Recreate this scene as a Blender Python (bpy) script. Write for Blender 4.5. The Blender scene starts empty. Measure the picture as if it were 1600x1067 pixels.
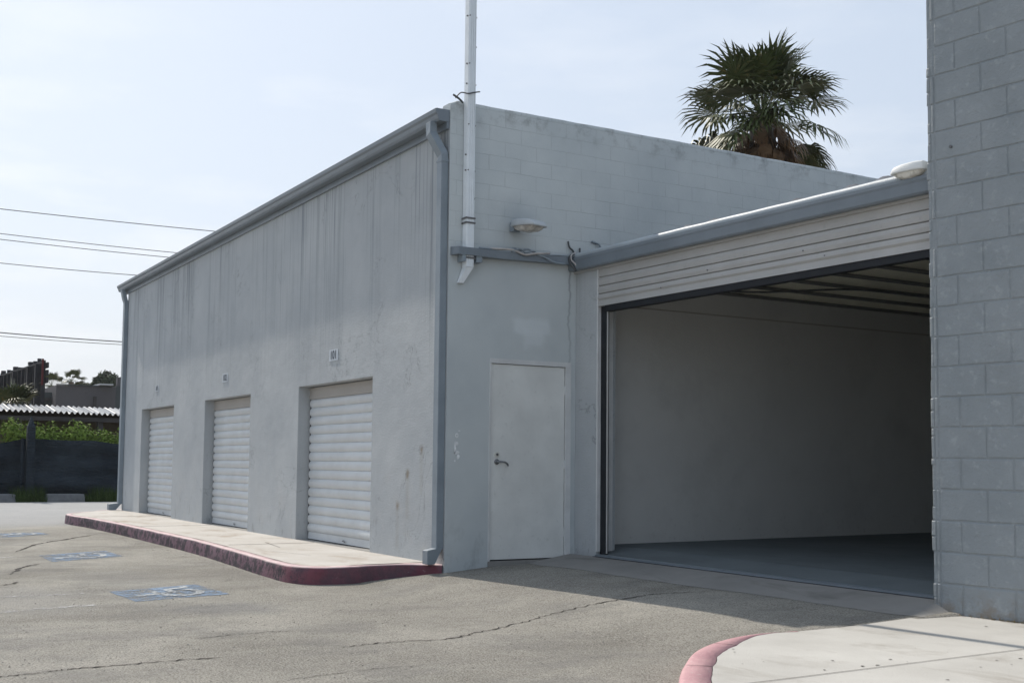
import bpy, bmesh, math, random
from mathutils import Vector, Matrix, noise as mnoise
R_ = math.radians
C = bpy.context.scene.collection
S = bpy.context.scene

# ------------------------------------------------------------ camera, sky, sun, exposure
EYE = 1.1
yaw, pitch, roll = 2.6091557, 0.06825108, 0.01009737
fw = Vector((math.cos(yaw)*math.cos(pitch), math.sin(yaw)*math.cos(pitch), math.sin(pitch)))
r0 = Vector((math.sin(yaw), -math.cos(yaw), 0)); u0 = r0.cross(fw)
rt = r0*math.cos(roll)+u0*math.sin(roll); up = u0*math.cos(roll)-r0*math.sin(roll)
cd = bpy.data.cameras.new('camera'); cam = bpy.data.objects.new('camera', cd); C.objects.link(cam)
m = Matrix((rt, up, -fw)).transposed().to_4x4(); m.translation = (0, 0, EYE); cam.matrix_world = m
cd.sensor_width = 36; cd.lens = 1851.756/1600*36; cd.shift_y = (598.54-533.5)/1600
cd.clip_start = .05; cd.clip_end = 12000
S.camera = cam

SUN_AZ, SUN_EL = 184.9, 44.8           # where the sun stands (degrees from +X, above the horizon)
sd = bpy.data.lights.new('sun', 'SUN'); sd.energy = 3.9; sd.angle = R_(.5); sd.color = (1, .93, .83)
sun = bpy.data.objects.new('sun', sd); C.objects.link(sun)
trav = -Vector((math.cos(R_(SUN_EL))*math.cos(R_(SUN_AZ)), math.cos(R_(SUN_EL))*math.sin(R_(SUN_AZ)), math.sin(R_(SUN_EL))))
sun.rotation_euler = trav.to_track_quat('-Z', 'Y').to_euler()

w = bpy.data.worlds.new('World'); S.world = w; w.use_nodes = True
nt = w.node_tree; nt.nodes.clear()
def wn(t): return nt.nodes.new(t)
sky = wn('ShaderNodeTexSky'); sky.sky_type = 'NISHITA'; sky.sun_disc = False
sky.sun_elevation = R_(SUN_EL); sky.sun_rotation = R_(90-SUN_AZ); sky.altitude = 0
sky.air_density = 1.0; sky.dust_density = 1.6; sky.ozone_density = 1.5
wc = wn('ShaderNodeTexCoord')
mp = wn('ShaderNodeMapping'); mp.inputs['Scale'].default_value = (3.2, 3.2, 13)
nt.links.new(wc.outputs['Generated'], mp.inputs[0])
nz = wn('ShaderNodeTexNoise'); nz.inputs['Scale'].default_value = 1.7; nz.inputs['Detail'].default_value = 6; nz.inputs['Roughness'].default_value = .55
nt.links.new(mp.outputs[0], nz.inputs['Vector'])
cr = wn('ShaderNodeMapRange'); cr.inputs[1].default_value = .5; cr.inputs[2].default_value = .75; cr.inputs[3].default_value = .0; cr.inputs[4].default_value = .95
nt.links.new(nz.outputs[0], cr.inputs[0])
sx = wn('ShaderNodeSeparateXYZ'); nt.links.new(wc.outputs['Generated'], sx.inputs[0])
ban = wn('ShaderNodeMapRange'); ban.inputs[1].default_value = .30; ban.inputs[2].default_value = .04; ban.inputs[3].default_value = .22; ban.inputs[4].default_value = 1
nt.links.new(sx.outputs['Z'], ban.inputs[0])
mul = wn('ShaderNodeMath'); mul.operation = 'MULTIPLY'; nt.links.new(cr.outputs[0], mul.inputs[0]); nt.links.new(ban.outputs[0], mul.inputs[1])
veil = wn('ShaderNodeMix'); veil.data_type = 'RGBA'; veil.inputs[0].default_value = .74      # thin high haze over the whole sky
veil.inputs['B'].default_value = (4.35, 5.05, 6.0, 1)
nt.links.new(sky.outputs[0], veil.inputs['A'])
cl = wn('ShaderNodeMix'); cl.data_type = 'RGBA'; cl.inputs['B'].default_value = (7.6, 7.7, 7.9, 1)
nt.links.new(mul.outputs[0], cl.inputs[0]); nt.links.new(veil.outputs['Result'], cl.inputs['A'])
bg = wn('ShaderNodeBackground'); bg.inputs[1].default_value = .118
wo = wn('ShaderNodeOutputWorld')
nt.links.new(cl.outputs['Result'], bg.inputs[0]); nt.links.new(bg.outputs[0], wo.inputs[0])
S.view_settings.view_transform = 'Standard'; S.view_settings.look = 'None'
S.view_settings.gamma = 1; S.view_settings.exposure = 0.3
S.render.engine = 'CYCLES'
S.cycles.max_bounces = 8; S.cycles.diffuse_bounces = 8; S.cycles.transparent_max_bounces = 8

# ------------------------------------------------------------ materials
class M:
    def __init__(s, name, rough=.8, spec=.3, metal=0):
        s.m = bpy.data.materials.new(name); s.m.use_nodes = True; s.t = s.m.node_tree
        s.b = s.t.nodes['Principled BSDF']; s.b.inputs['Roughness'].default_value = rough
        s.b.inputs['Specular IOR Level'].default_value = spec; s.b.inputs['Metallic'].default_value = metal
        s.pos = s.n('ShaderNodeNewGeometry').outputs['Position']
    def n(s, t, **k):
        x = s.t.nodes.new(t)
        for a, v in k.items(): setattr(x, a, v)
        return x
    def set(s, i, v):
        if hasattr(v, 'links'): s.t.links.new(v, i)
        else: i.default_value = v
    def noise(s, scale, det=4, rough=.55, sc=(1, 1, 1), dist=0, off=(0, 0, 0)):
        mp = s.n('ShaderNodeMapping'); mp.inputs['Scale'].default_value = sc; mp.inputs['Location'].default_value = off
        s.set(mp.inputs[0], s.pos); x = s.n('ShaderNodeTexNoise')
        s.set(x.inputs['Vector'], mp.outputs[0]); x.inputs['Scale'].default_value = scale
        x.inputs['Detail'].default_value = det; x.inputs['Roughness'].default_value = rough; x.inputs['Distortion'].default_value = dist
        return x.outputs[0]
    def ramp(s, v, a, b, lo=0., hi=1.):
        x = s.n('ShaderNodeMapRange'); s.set(x.inputs[0], v)
        for i, k in enumerate((a, b, lo, hi)): x.inputs[i+1].default_value = k
        return x.outputs[0]
    def math(s, op, a, b=0.):
        x = s.n('ShaderNodeMath', operation=op); s.set(x.inputs[0], a); s.set(x.inputs[1], b); return x.outputs[0]
    def mix(s, f, a, b, mode='MIX'):
        x = s.n('ShaderNodeMix', data_type='RGBA', blend_type=mode); s.set(x.inputs[0], f)
        s.set(x.inputs['A'], (*a, 1) if isinstance(a, tuple) and len(a) == 3 else a)
        s.set(x.inputs['B'], (*b, 1) if isinstance(b, tuple) and len(b) == 3 else b)
        return x.outputs['Result']
    def sep(s):
        x = s.n('ShaderNodeSeparateXYZ'); s.set(x.inputs[0], s.pos); return x.outputs
    def box(s, c, h, soft=.02, wob=.03, ns=9):
        """mask of a patch on a wall: 1 inside c +- h, edges wobbled by noise"""
        o = s.sep(); nn = s.math('MULTIPLY', s.math('SUBTRACT', s.noise(ns, 3), .5), wob*4); r = None
        for i in range(3):
            if h[i] is None: continue
            d = s.math('ADD', s.math('ABSOLUTE', s.math('SUBTRACT', o[i], c[i])), nn)
            v = s.ramp(d, h[i]-soft, h[i]+soft, 1, 0)
            r = v if r is None else s.math('MULTIPLY', r, v)
        return r
    def color(s, c): s.set(s.b.inputs['Base Color'], (*c, 1) if isinstance(c, tuple) and len(c) == 3 else c); return s
    def bump(s, h, d=.01, st=1.):
        x = s.n('ShaderNodeBump'); x.inputs['Distance'].default_value = d; x.inputs['Strength'].default_value = st
        s.set(x.inputs['Height'], h); s.set(s.b.inputs['Normal'], x.outputs[0]); return s

def paint(name, col, rough=.6, var=.12, sc=3, spec=.3, bs=60, bd=.002, dirt=None):
    a = M(name, rough, spec); n1 = a.noise(sc, 5); n2 = a.noise(sc*9, 3)
    c = a.mix(a.ramp(n1, .3, .7), tuple(x*(1-var) for x in col), tuple(min(1, x*(1+var)) for x in col))
    c = a.mix(a.ramp(n2, .62, .75, 0, .3), c, dirt or tuple(x*.6 for x in col))
    a.color(c).bump(a.noise(bs, 3), bd); return a.m

# painted stucco of the long wall: drip streaks under the eave, scuffs near the ground
a = M('grey_stucco', .82, .25)
g0, g1 = (.375, .40, .42), (.46, .483, .495)
c = a.mix(a.ramp(a.noise(.9, 5, .6), .32, .68), g0, g1)
o = a.sep()
st = a.noise(9, 4, .6, (1, .2, .03)); st2 = a.noise(30, 2, .5, (1, .2, .012)); ext = a.noise(2.2, 3, .5, (1, .3, .1))
low = a.ramp(a.math('ADD', o[2], a.math('MULTIPLY', ext, 2.6)), 3.4, 5.6)
gate = a.ramp(a.noise(1.3, 3, .6, (1, .2, .05)), .40, .62)
c = a.mix(a.math('MULTIPLY', a.math('MULTIPLY', a.ramp(st, .5, .66), gate), a.math('MULTIPLY', low, .6)), c, (.15, .17, .185))
c = a.mix(a.math('MULTIPLY', a.math('MULTIPLY', a.ramp(st2, .58, .63), gate), a.math('MULTIPLY', low, .6)), c, (.12, .14, .165))
c = a.mix(a.math('MULTIPLY', a.ramp(a.noise(2.6, 6, .65), .52, .7), a.ramp(o[2], 1.5, .2, 0, .45)), c, (.47, .465, .45))
c = a.mix(a.math('MULTIPLY', a.ramp(a.noise(7, 5, .7, (1, 1, .4)), .58, .7), a.ramp(o[2], .9, .05, 0, .5)), c, (.17, .17, .17))
for (px, pz, rr) in ((-12.1, .98, .035), (-12.35, .62, .03), (-11.75, 1.25, .03)):
    c = a.mix(a.math('MULTIPLY', a.box((px, 0, pz), (rr, None, rr*1.3), .03, .012, 20), .7), c, (.20, .15, .09))
    c = a.mix(a.math('MULTIPLY', a.box((px, 0, pz-.25), (rr*.6, None, .25), .05, .012, 12), .22), c, (.25, .19, .10))
c = a.mix(a.math('MULTIPLY', a.box((-24.2, 0, 2.75), (.55, None, .45), .04, .06, 3), .25), c, (.40, .42, .44))
hl = a.ramp(a.math('ABSOLUTE', a.math('SUBTRACT', a.noise(.8, 6, .6, dist=.8), .5)), .0015, .005, 1, 0)
c = a.mix(a.math('MULTIPLY', hl, a.ramp(a.noise(.7, 2, off=(4, 4, 4)), .48, .56, 0, .45)), c, (.18, .19, .20))
c = a.mix(a.ramp(a.noise(45, 5, .8), .58, .68, 0, .25), c, (.24, .25, .26))
a.color(c).bump(a.math('ADD', a.noise(55, 5, .7), a.math('MULTIPLY', a.noise(4, 3), 2)), .008)
STUCCO = a.m

# end wall: block courses above, smooth plaster below
def endwall(name, g0, g1, courses=True):
    a = M(name, .8, .25)
    c = a.mix(a.ramp(a.noise(1.1, 5, .6), .3, .7), g0, g1)
    o = a.sep()
    cx = a.n('ShaderNodeCombineXYZ'); a.set(cx.inputs[0], a.math('ADD', o[1], a.math('MULTIPLY', a.noise(3, 3), .03)))
    a.set(cx.inputs[1], a.math('ADD', o[2], a.math('MULTIPLY', a.noise(2.3, 3), .03)))
    br = a.n('ShaderNodeTexBrick'); a.set(br.inputs['Vector'], cx.outputs[0])
    br.inputs['Scale'].default_value = 1; br.inputs['Brick Width'].default_value = .405; br.inputs['Row Height'].default_value = .1665
    br.inputs['Mortar Size'].default_value = .006; br.inputs['Mortar Smooth'].default_value = .6
    br.inputs['Color1'].default_value = (.97, .97, .97, 1); br.inputs['Color2'].default_value = (1, 1, 1, 1); br.inputs['Mortar'].default_value = (.9, .9, .9, 1)
    fac = br.outputs['Fac']
    upm = a.ramp(o[2], 3.40, 3.46) if courses else 0.0
    vis = a.ramp(a.noise(2.2, 3, .6, (1, 1, 3)), .35, .65, .1, 1)
    mort = a.math('MULTIPLY', a.math('MULTIPLY', fac, upm), vis)
    c = a.mix(a.math('MULTIPLY', mort, .2), c, (.16, .18, .20))
    c = a.mix(a.math('MULTIPLY', upm, .45) if courses else 0.0, c, br.outputs['Color'], 'MULTIPLY') if courses else c
    if courses:
        c = a.mix(a.math('MULTIPLY', a.ramp(a.noise(5, 6, .7), .5, .66), a.ramp(o[2], 4.72, 4.98, 0, .55)), c, (.15, .15, .15))
        c = a.mix(a.math('MULTIPLY', a.box((0, 6.55, 3.86), (None, .20, .15), .12, .05, 4), .28), c, (.16, .18, .21))   # soot round the lamp
        c = a.mix(a.math('MULTIPLY', a.box((0, 6.83, 2.62), (None, .235, .08), .03, .035, 5), .6), c, (.62, .66, .68)) # overpainted rectangle
        c = a.mix(a.math('MULTIPLY', a.box((0, 6.86, 2.48), (None, .13, .09), .03, .03, 9), .5), c, (.62, .66, .68))
        c = a.mix(a.math('MULTIPLY', a.box((0, 6.5, 2.95), (None, .3, .14), .12, .08, 3), .25), c, (.45, .47, .48))
        wx = a.math('ADD', o[1], a.math('MULTIPLY', a.noise(3.1, 4, .6, (0, 0, 1)), .16))
        cr_ = a.math('MULTIPLY', a.ramp(a.math('ABSOLUTE', a.math('SUBTRACT', wx, 7.41)), .004, .02, 1, 0), a.ramp(o[2], 3.35, 1.9, .55, .1))
        c = a.mix(a.math('MULTIPLY', cr_, a.ramp(o[2], 3.3, 3.34, 1, 0)), c, (.1, .11, .12))
        c = a.mix(a.math('MULTIPLY', a.ramp(a.noise(6, 5, .7, (1, 1, .5)), .5, .7), a.ramp(o[2], .6, 0, 0, .5)), c, (.15, .16, .17))
    else:
        c = a.mix(a.ramp(a.noise(1.2, 6, .7), .5, .75, 0, .22), c, (.30, .30, .29)); c = a.mix(a.math('MULTIPLY', a.ramp(a.noise(14, 4, .7), .6, .7), a.ramp(o[2], .75, .2, 0, .4)), c, (.25, .24, .22))
    h = a.math('SUBTRACT', a.math('MULTIPLY', a.noise(50, 4, .6), .35), a.math('MULTIPLY', mort, .35))
    h = a.math('ADD', h, a.math('MULTIPLY', a.noise(5, 3), 1.0))
    a.color(c).bump(h, .005); return a.m
ENDWALL = endwall('grey_end_wall', (.45, .49, .505), (.545, .58, .585))
INWALL = endwall('grey_inside_wall', (.60, .60, .585), (.65, .65, .63), False)

def cmu():
    a = M('grey_painted_block', .55, .4)
    c = a.mix(a.ramp(a.noise(2.2, 5, .6), .3, .7), (.225, .252, .268), (.28, .305, .32))
    c = a.mix(a.ramp(a.noise(14, 5, .65), .56, .7, 0, .5), c, (.37, .395, .41)); c = a.mix(a.ramp(a.noise(30, 4, .8), .64, .70, 0, .6), c, (.15, .16, .17)); c = a.mix(a.ramp(a.noise(3, 6, .7, (1, 1, .5), off=(2, 0, 1)), .52, .68, 0, .25), c, (.19, .205, .21))
    o = a.sep()
    c = a.mix(a.math('MULTIPLY', a.ramp(a.noise(9, 5, .7), .45, .65), a.ramp(o[2], .22, 0, 0, .7)), c, (.20, .15, .10))
    h = a.math('ADD', a.noise(38, 5, .65), a.math('MULTIPLY', a.noise(7, 4, .6), 2.4))
    a.color(c).bump(h, .006); return a.m
CMU = cmu()

# asphalt: worn, sandy, with aggregate, oil and patches
a = M('asphalt', .92, .2)
c = a.mix(a.ramp(a.noise(.55, 8, .68), .38, .62), (.345, .325, .285), (.50, .472, .415))
c = a.mix(a.ramp(a.noise(1.6, 6, .65, dist=.6), .55, .72, 0, .45), c, (.50, .47, .405))
c = a.mix(a.ramp(a.noise(.8, 5, .6, (1, .45, 1), off=(3, 7, 0)), .54, .68, 0, .65), c, (.25, .235, .20))
agg = a.noise(75, 3, .85); ag2 = a.noise(160, 2, .8)
c = a.mix(a.ramp(a.noise(17, 5, .75), .35, .5, .3, 0), c, (.17, .155, .135)); c = a.mix(a.ramp(agg, .38, .47, .85, 0), c, (.10, .092, .08))
c = a.mix(a.ramp(agg, .55, .63, 0, .85), c, (.62, .59, .53))
c = a.mix(a.ramp(ag2, .62, .72, 0, .5), c, (.46, .45, .42))
o = a.sep()
c = a.mix(a.ramp(a.noise(3.2, 7, .75, (1, .7, 1), off=(9, 2, 0)), .60, .72, 0, .5), c, (.15, .14, .125)); c = a.mix(a.ramp(a.noise(26, 5, .8), .60, .68, 0, .55), c, (.14, .13, .115))
c = a.mix(a.ramp(a.noise(1.1, 7, .7, (1, .6, 1), off=(1, 8, 3)), .50, .62, 0, .4), c, (.22, .215, .205))
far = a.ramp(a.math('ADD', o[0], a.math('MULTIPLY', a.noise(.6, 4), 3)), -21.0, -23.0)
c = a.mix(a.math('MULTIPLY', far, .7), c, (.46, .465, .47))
for (q, h_, k, cc) in (((-9.9, 3.05, 0), (.35, .42, None), .45, (.17, .175, .185)), ((-13.0, 3.4, 0), (.5, .9, None), .35, (.15, .14, .125)), ((-12.2, 2.9, 0), (1.6, .35, None), .2, (.36, .36, .35)), ((-11.3, 1.7, 0), (1.2, .35, None), .25, (.42, .41, .40))):
    c = a.mix(a.math('MULTIPLY', a.box(q, h_, .2, .12, 2.5), k), c, cc)
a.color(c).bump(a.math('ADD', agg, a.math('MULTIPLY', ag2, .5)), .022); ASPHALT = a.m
CRACK = paint('crack_dark', (.035, .03, .026), .95, .3, 8)  # dark tone shared by cracks, joints and pad chips

def concrete(name, c0, c1, stain, k=.5, joints=None):
    a = M(name, .85, .25)
    c = a.mix(a.ramp(a.noise(1.3, 6, .6), .3, .7), c0, c1)
    c = a.mix(a.ramp(a.noise(.9, 6, .65, (1, 2.2, 1), dist=.5, off=(5, 1, 0)), .54, .70, 0, k), c, stain)
    c = a.mix(a.ramp(a.noise(40, 4, .7), .6, .72, 0, .25), c, tuple(x*.55 for x in c0))
    a.color(c).bump(a.noise(60, 4, .6), .003); return a.m
WALK = concrete('pale_walk_concrete', (.44, .41, .37), (.53, .505, .47), (.29, .225, .165), .8)
PAD = concrete('white_pad_concrete', (.42, .405, .375), (.53, .515, .48), (.30, .275, .24), .7)
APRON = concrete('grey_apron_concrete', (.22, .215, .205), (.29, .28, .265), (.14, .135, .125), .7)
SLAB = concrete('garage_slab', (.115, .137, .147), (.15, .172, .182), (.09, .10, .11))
a = M('red_curb_paint', .7, .3)
c = a.mix(a.ramp(a.noise(2.5, 5), .3, .7), (.13, .03, .045), (.20, .055, .07))
o = a.sep(); c = a.mix(a.ramp(o[0], -10.9, -13.0), c, (.17, .095, .125))
g = a.n('ShaderNodeNewGeometry'); sn = a.n('ShaderNodeSeparateXYZ'); a.set(sn.inputs[0], g.outputs['Normal'])
o = a.sep()
wear = a.math('MULTIPLY', a.ramp(a.noise(6, 7, .8), .44, .54), a.ramp(o[0], -11.2, -11.9, .15, 1))
c = a.mix(a.ramp(a.noise(3, 5, .7), .4, .65, 0, .5), c, (.20, .15, .18)); c = a.mix(a.math('MULTIPLY', wear, .92), c, (.022, .022, .028))
c = a.mix(a.ramp(a.noise(22, 5, .7), .62, .7, 0, .35), c, (.30, .24, .25))
c = a.mix(a.ramp(sn.outputs[2], .55, .9), c, a.mix(a.ramp(a.noise(7, 5, .6), .35, .65), (.52, .36, .37), (.62, .50, .49)))   # paler pink where faces point up
a.color(c).bump(a.noise(18, 5, .7), .012); CURB = a.m
a = M('pink_curb_paint', .7, .3)
c = a.mix(a.ramp(a.noise(5, 5), .3, .7), (.46, .25, .27), (.56, .345, .35))
c = a.mix(a.ramp(a.noise(26, 5, .7), .58, .68, 0, .6), c, (.62, .55, .52)); c = a.mix(a.ramp(a.noise(11, 6, .75), .60, .66, 0, .8), c, (.30, .26, .24))
a.color(c).bump(a.noise(30, 4, .6), .006); PINK = a.m

SLAT = paint('white_slat_paint', (.56, .58, .59), .45, .07, 2.6, .45, 3.2, .007, (.36, .34, .30))
HOOD = paint('beige_hood_paint', (.40, .38, .355), .6, .06, 2)
CSLAT = paint('beige_slat_paint', (.40, .395, .385), .5, .08, 2, .4, 30, .001)
DOORP = paint('pale_door_paint', (.69, .70, .68), .5, .08, 2.6, .35, 5, .006, (.40, .42, .40))
FRAMEP = paint('door_frame_paint', (.60, .61, .61), .55, .1, 4)
TRIM = paint('blue_grey_trim', (.165, .195, .225), .38, .1, 2, .5, 40, .001)
PIPE = paint('pipe_grey_paint', (.22, .26, .295), .45, .1, 3, .5, 40, .001)
LITE = paint('galvanised_strut', (.74, .78, .81), .45, .06, 6, .5, 80, .0006)
RUBBER = paint('black_rubber', (.012, .014, .018), .6, .2, 6)
STEEL = paint('dark_steel', (.10, .10, .105), .35, .2, 20, .6)
CHROME = paint('dull_chrome', (.62, .62, .57), .35, .1, 20, .6)
LEVER = paint('lever_metal', (.17, .18, .19), .4, .15, 20, .6)
WHITEP = paint('lamp_white', (.72, .73, .72), .45, .05, 5)
a = M('lamp_lens', .25, .5); a.color(a.mix(a.ramp(a.noise(3, 3, .5, (8, 8, 1)), .4, .6), (.50, .48, .43), (.72, .70, .64))); LENS = a.m
a = M('lamp_lens_aged', .25, .5); a.color(a.mix(a.ramp(a.noise(3, 3, .5, (5, 5, 1)), .4, .6), (.33, .31, .29), (.58, .55, .50))); LENS2 = a.m
CREAM = paint('cream_joist_paint', (.84, .82, .70), .7, .08, 3)
DECK = paint('roof_deck', (.60, .60, .54), .8, .2, 3)
ROOFING = paint('roofing_felt', (.09, .10, .12), .8, .25, 5)
CABLE = paint('weathered_cable', (.07, .075, .08), .6, .3, 9)
CABLEW = paint('pale_cable', (.42, .40, .39), .6, .2, 9)
LAMPG = paint('lamp_grey', (.42, .45, .47), .45, .08, 5)
FLANGE = paint('flange_gap_shade', (.17, .17, .16), .8, .15, 4)  # flange tone also paints in the shade of the gaps between joists
LEDGER = paint('old_timber', (.16, .155, .145), .8, .2, 6)
DIRT = concrete('dry_ground', (.16, .14, .10), (.24, .20, .15), (.10, .12, .05))
PLATE = paint('plate_white', (.50, .54, .58), .5, .08, 12)
INK = paint('number_ink', (.05, .06, .075), .6, .2, 12)
RESID = paint('glue_residue', (.75, .77, .78), .8, .2, 20)

# ------------------------------------------------------------ mesh helpers
LOC = {}
def tag(o, label=None, cat=None, group=None, kind=None):
    if label: o['label'] = label
    if cat: o['category'] = cat
    if group: o['group'] = group
    if kind: o['kind'] = kind
    return o
def thing(name, loc, label, cat, group=None):
    o = bpy.data.objects.new(name, None); C.objects.link(o); o.location = loc; o.empty_display_size = .2
    LOC[o.name] = Vector(loc); return tag(o, label, cat, group)
class MB:
    def __init__(s): s.v = []; s.f = []; s.mi = []
    def add(s, vs, fs, mi=0):
        b = len(s.v); s.v += [Vector(p) for p in vs]; s.f += [tuple(b+i for i in f) for f in fs]; s.mi += [mi]*len(fs); return s
    def quad(s, a, b, c, d, mi=0): return s.add([a, b, c, d], [(0, 1, 2, 3)], mi)
    def hexa(s, p, mi=0):   # 8 corners: bottom 4, top 4
        return s.add(p, [(0, 3, 2, 1), (4, 5, 6, 7), (0, 1, 5, 4), (1, 2, 6, 5), (2, 3, 7, 6), (3, 0, 4, 7)], mi)
    def box(s, x0, x1, y0, y1, z0, z1, mi=0):
        return s.hexa([(x0, y0, z0), (x1, y0, z0), (x1, y1, z0), (x0, y1, z0), (x0, y0, z1), (x1, y0, z1), (x1, y1, z1), (x0, y1, z1)], mi)
    def obox(s, O, U, V, W, u0, u1, v0, v1, w0, w1, mi=0):
        P = lambda u, v, w: O+U*u+V*v+W*w
        return s.hexa([P(u0, v0, w0), P(u1, v0, w0), P(u1, v1, w0), P(u0, v1, w0), P(u0, v0, w1), P(u1, v0, w1), P(u1, v1, w1), P(u0, v1, w1)], mi)
    def tube(s, pts, r, n=8, mi=0, cap=True):
        pts = [Vector(p) for p in pts]; rs = r if isinstance(r, (list, tuple)) else [r]*len(pts)
        t0 = (pts[1]-pts[0]).normalized(); ref = Vector((0, 0, 1)) if abs(t0.z) < .9 else Vector((1, 0, 0))
        b = len(s.v); A = t0.cross(ref).normalized()
        for i, p in enumerate(pts):
            t = (pts[min(i+1, len(pts)-1)]-pts[max(i-1, 0)]).normalized()
            A = (A-t*A.dot(t)).normalized(); B = t.cross(A)
            for k in range(n):
                an = 2*math.pi*(k+.5)/n; s.v.append(p+(A*math.cos(an)+B*math.sin(an))*rs[i])
        for i in range(len(pts)-1):
            for k in range(n):
                s.f.append((b+i*n+k, b+i*n+(k+1) % n, b+(i+1)*n+(k+1) % n, b+(i+1)*n+k)); s.mi.append(mi)
        if cap:
            s.f.append(tuple(b+k for k in range(n))[::-1]); s.f.append(tuple(b+(len(pts)-1)*n+k for k in range(n))); s.mi += [mi, mi]
        return s
    def sweep(s, pts, prof, mi=0, cap=True):
        """profile (list of (right, up-ish) Vectors already in world) copied at each pt"""
        b = len(s.v); n = len(prof)
        for p in pts:
            for q in prof: s.v.append(Vector(p)+Vector(q))
        for i in range(len(pts)-1):
            for k in range(n):
                s.f.append((b+i*n+k, b+i*n+(k+1) % n, b+(i+1)*n+(k+1) % n, b+(i+1)*n+k)); s.mi.append(mi)
        if cap:
            s.f.append(tuple(b+k for k in range(n))[::-1]); s.f.append(tuple(b+(len(pts)-1)*n+k for k in range(n))); s.mi += [mi, mi]
        return s
    def build(s, name, mats, parent=None, smooth=False, bevel=0, recalc=True):
        me = bpy.data.meshes.new(name); off = LOC[parent.name] if parent else Vector()
        me.from_pydata([v-off for v in s.v], [], s.f)
        for mm in (mats if isinstance(mats, (list, tuple)) else [mats]): me.materials.append(mm)
        me.polygons.foreach_set('material_index', s.mi)
        if recalc:
            bm = bmesh.new(); bm.from_mesh(me); bmesh.ops.recalc_face_normals(bm, faces=bm.faces); bm.to_mesh(me); bm.free()
        if smooth: me.polygons.foreach_set('use_smooth', [True]*len(me.polygons))
        o = bpy.data.objects.new(name, me); C.objects.link(o)
        if parent: o.parent = parent
        LOC[o.name] = off.copy()
        if bevel:
            md = o.modifiers.new('bevel', 'BEVEL'); md.width = bevel; md.segments = 2; md.limit_method = 'ANGLE'
        return o
def struct(o): o['kind'] = 'structure'; return o
def V(*a): return Vector(a)
def interp(x, xs, ys):
    if x <= xs[0]: return ys[0]
    for i in range(len(xs)-1):
        if x <= xs[i+1]: return ys[i]+(ys[i+1]-ys[i])*(x-xs[i])/(xs[i+1]-xs[i])
    return ys[-1]
def catmull(p, k=6, closed=False):
    p = [Vector(q) for q in p]; out = []; n = len(p)
    for i in range(n-1):
        a, b, c_, d = p[max(i-1, 0)], p[i], p[i+1], p[min(i+2, n-1)]
        for j in range(k):
            t = j/k; out.append(.5*((2*b)+(c_-a)*t+(2*a-5*b+4*c_-d)*t*t+(3*b-a-3*c_+d)*t**3))
    out.append(p[-1]); return out

# ------------------------------------------------------------ ground
G0 = -.135
def g(x, y):
    h = interp(y, [4.9, 5.7, 6.3, 7.0, 7.5, 8.5], [G0, -.055, 0, .028, .05, .05])
    h -= interp(x, [-9, -6.4], [0, .03])*interp(y, [6, 6.6], [0, 1])
    k = interp(x, [-11.9, -11.25], [0, 1])*interp(x, [-6.05, -5.75], [1, 0])
    return G0+(h-G0)*k
xs = [-36.7, -30, -27, -25, -22, -19, -16, -14, -12.6, -11.9, -11.6, -11.25]+[-11.25+.35*i for i in range(1, 15)]+[-6.2, -6.05, -5.9, -5.75, -5, -4, -2, 0, 4, 12, 30, 60]
ys = [-60, -30, -12, -5, -1, 1, 2.5, 3.5, 4.2, 4.6]+[4.9+.2*i for i in range(19)]+[10, 14, 20, 40, 70]
mb = MB()
vs = [(x, y, g(x, y)) for y in ys for x in xs]; n = len(xs)
mb.add(vs, [(j*n+i, j*n+i+1, (j+1)*n+i+1, (j+1)*n+i) for j in range(len(ys)-1) for i in range(n-1)])
rnd = random.Random(4)
def crack(pts, wd, z=.004):
    p = catmull([(x, y, 0) for x, y in pts], 14)
    L = []; Rr = []
    for i, q in enumerate(p):
        t = (p[min(i+1, len(p)-1)]-p[max(i-1, 0)]); t.z = 0; t.normalize(); nn = V(-t.y, t.x, 0)
        e = min(1, i/6, (len(p)-1-i)/6)*.9+.1
        q = q+nn*rnd.uniform(-.022, .022); ww = wd*e*rnd.choice((.25, .6, .8, 1, 1, 1.5))
        L.append(q+nn*ww); Rr.append(q-nn*ww)
    for i in range(len(p)-1):
        a_, b_, c_, d_ = Rr[i], Rr[i+1], L[i+1], L[i]
        mb.quad(*[V(v.x, v.y, g(v.x, v.y)+z) for v in (a_, b_, c_, d_)], mi=1)
K = 1.047
crack([(-7.14*K, 2.92*K), (-7.22*K, 3.3*K), (-7.19*K, 3.75*K), (-7.42*K, 4.18*K), (-8.1, 4.99), (-8.2, 5.35), (-8.25, 5.78), (-8.23, 6.34), (-8.11, 6.81)], .008)
crack([(-7.0*K, .6), (-7.02*K, .97), (-7.07*K, 1.22), (-7.11*K, 1.44), (-7.13*K, 1.9), (-7.12*K, 2.3)], .009)
crack([(-16.35*K, 2.3*K), (-17.71*K, 2.78*K), (-18.56*K, 3.27*K), (-19.77*K, 4.0*K)], .02)
crack([(-13.14*K, 1.78*K), (-14.07*K, 2.09*K), (-14.34*K, 2.3*K)], .018)
crack([(-12.04*K, 1.57*K), (-12.18*K, 1.7*K), (-12.35*K, 1.77*K)], .016)
crack([(-8.3, 2.3), (-8.4, 2.75), (-8.37, 3.1)], .006)
crack([(-6.5, 2.3), (-6.62, 2.9), (-6.6, 3.3)], .004)
struct(mb.build('asphalt', [ASPHALT, CRACK], recalc=False))
struct(MB().quad((-6000, -5000, -.2), (300, -5000, -.2), (300, 5000, -.2), (-6000, 5000, -.2)).build('ground', DIRT))

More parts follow.
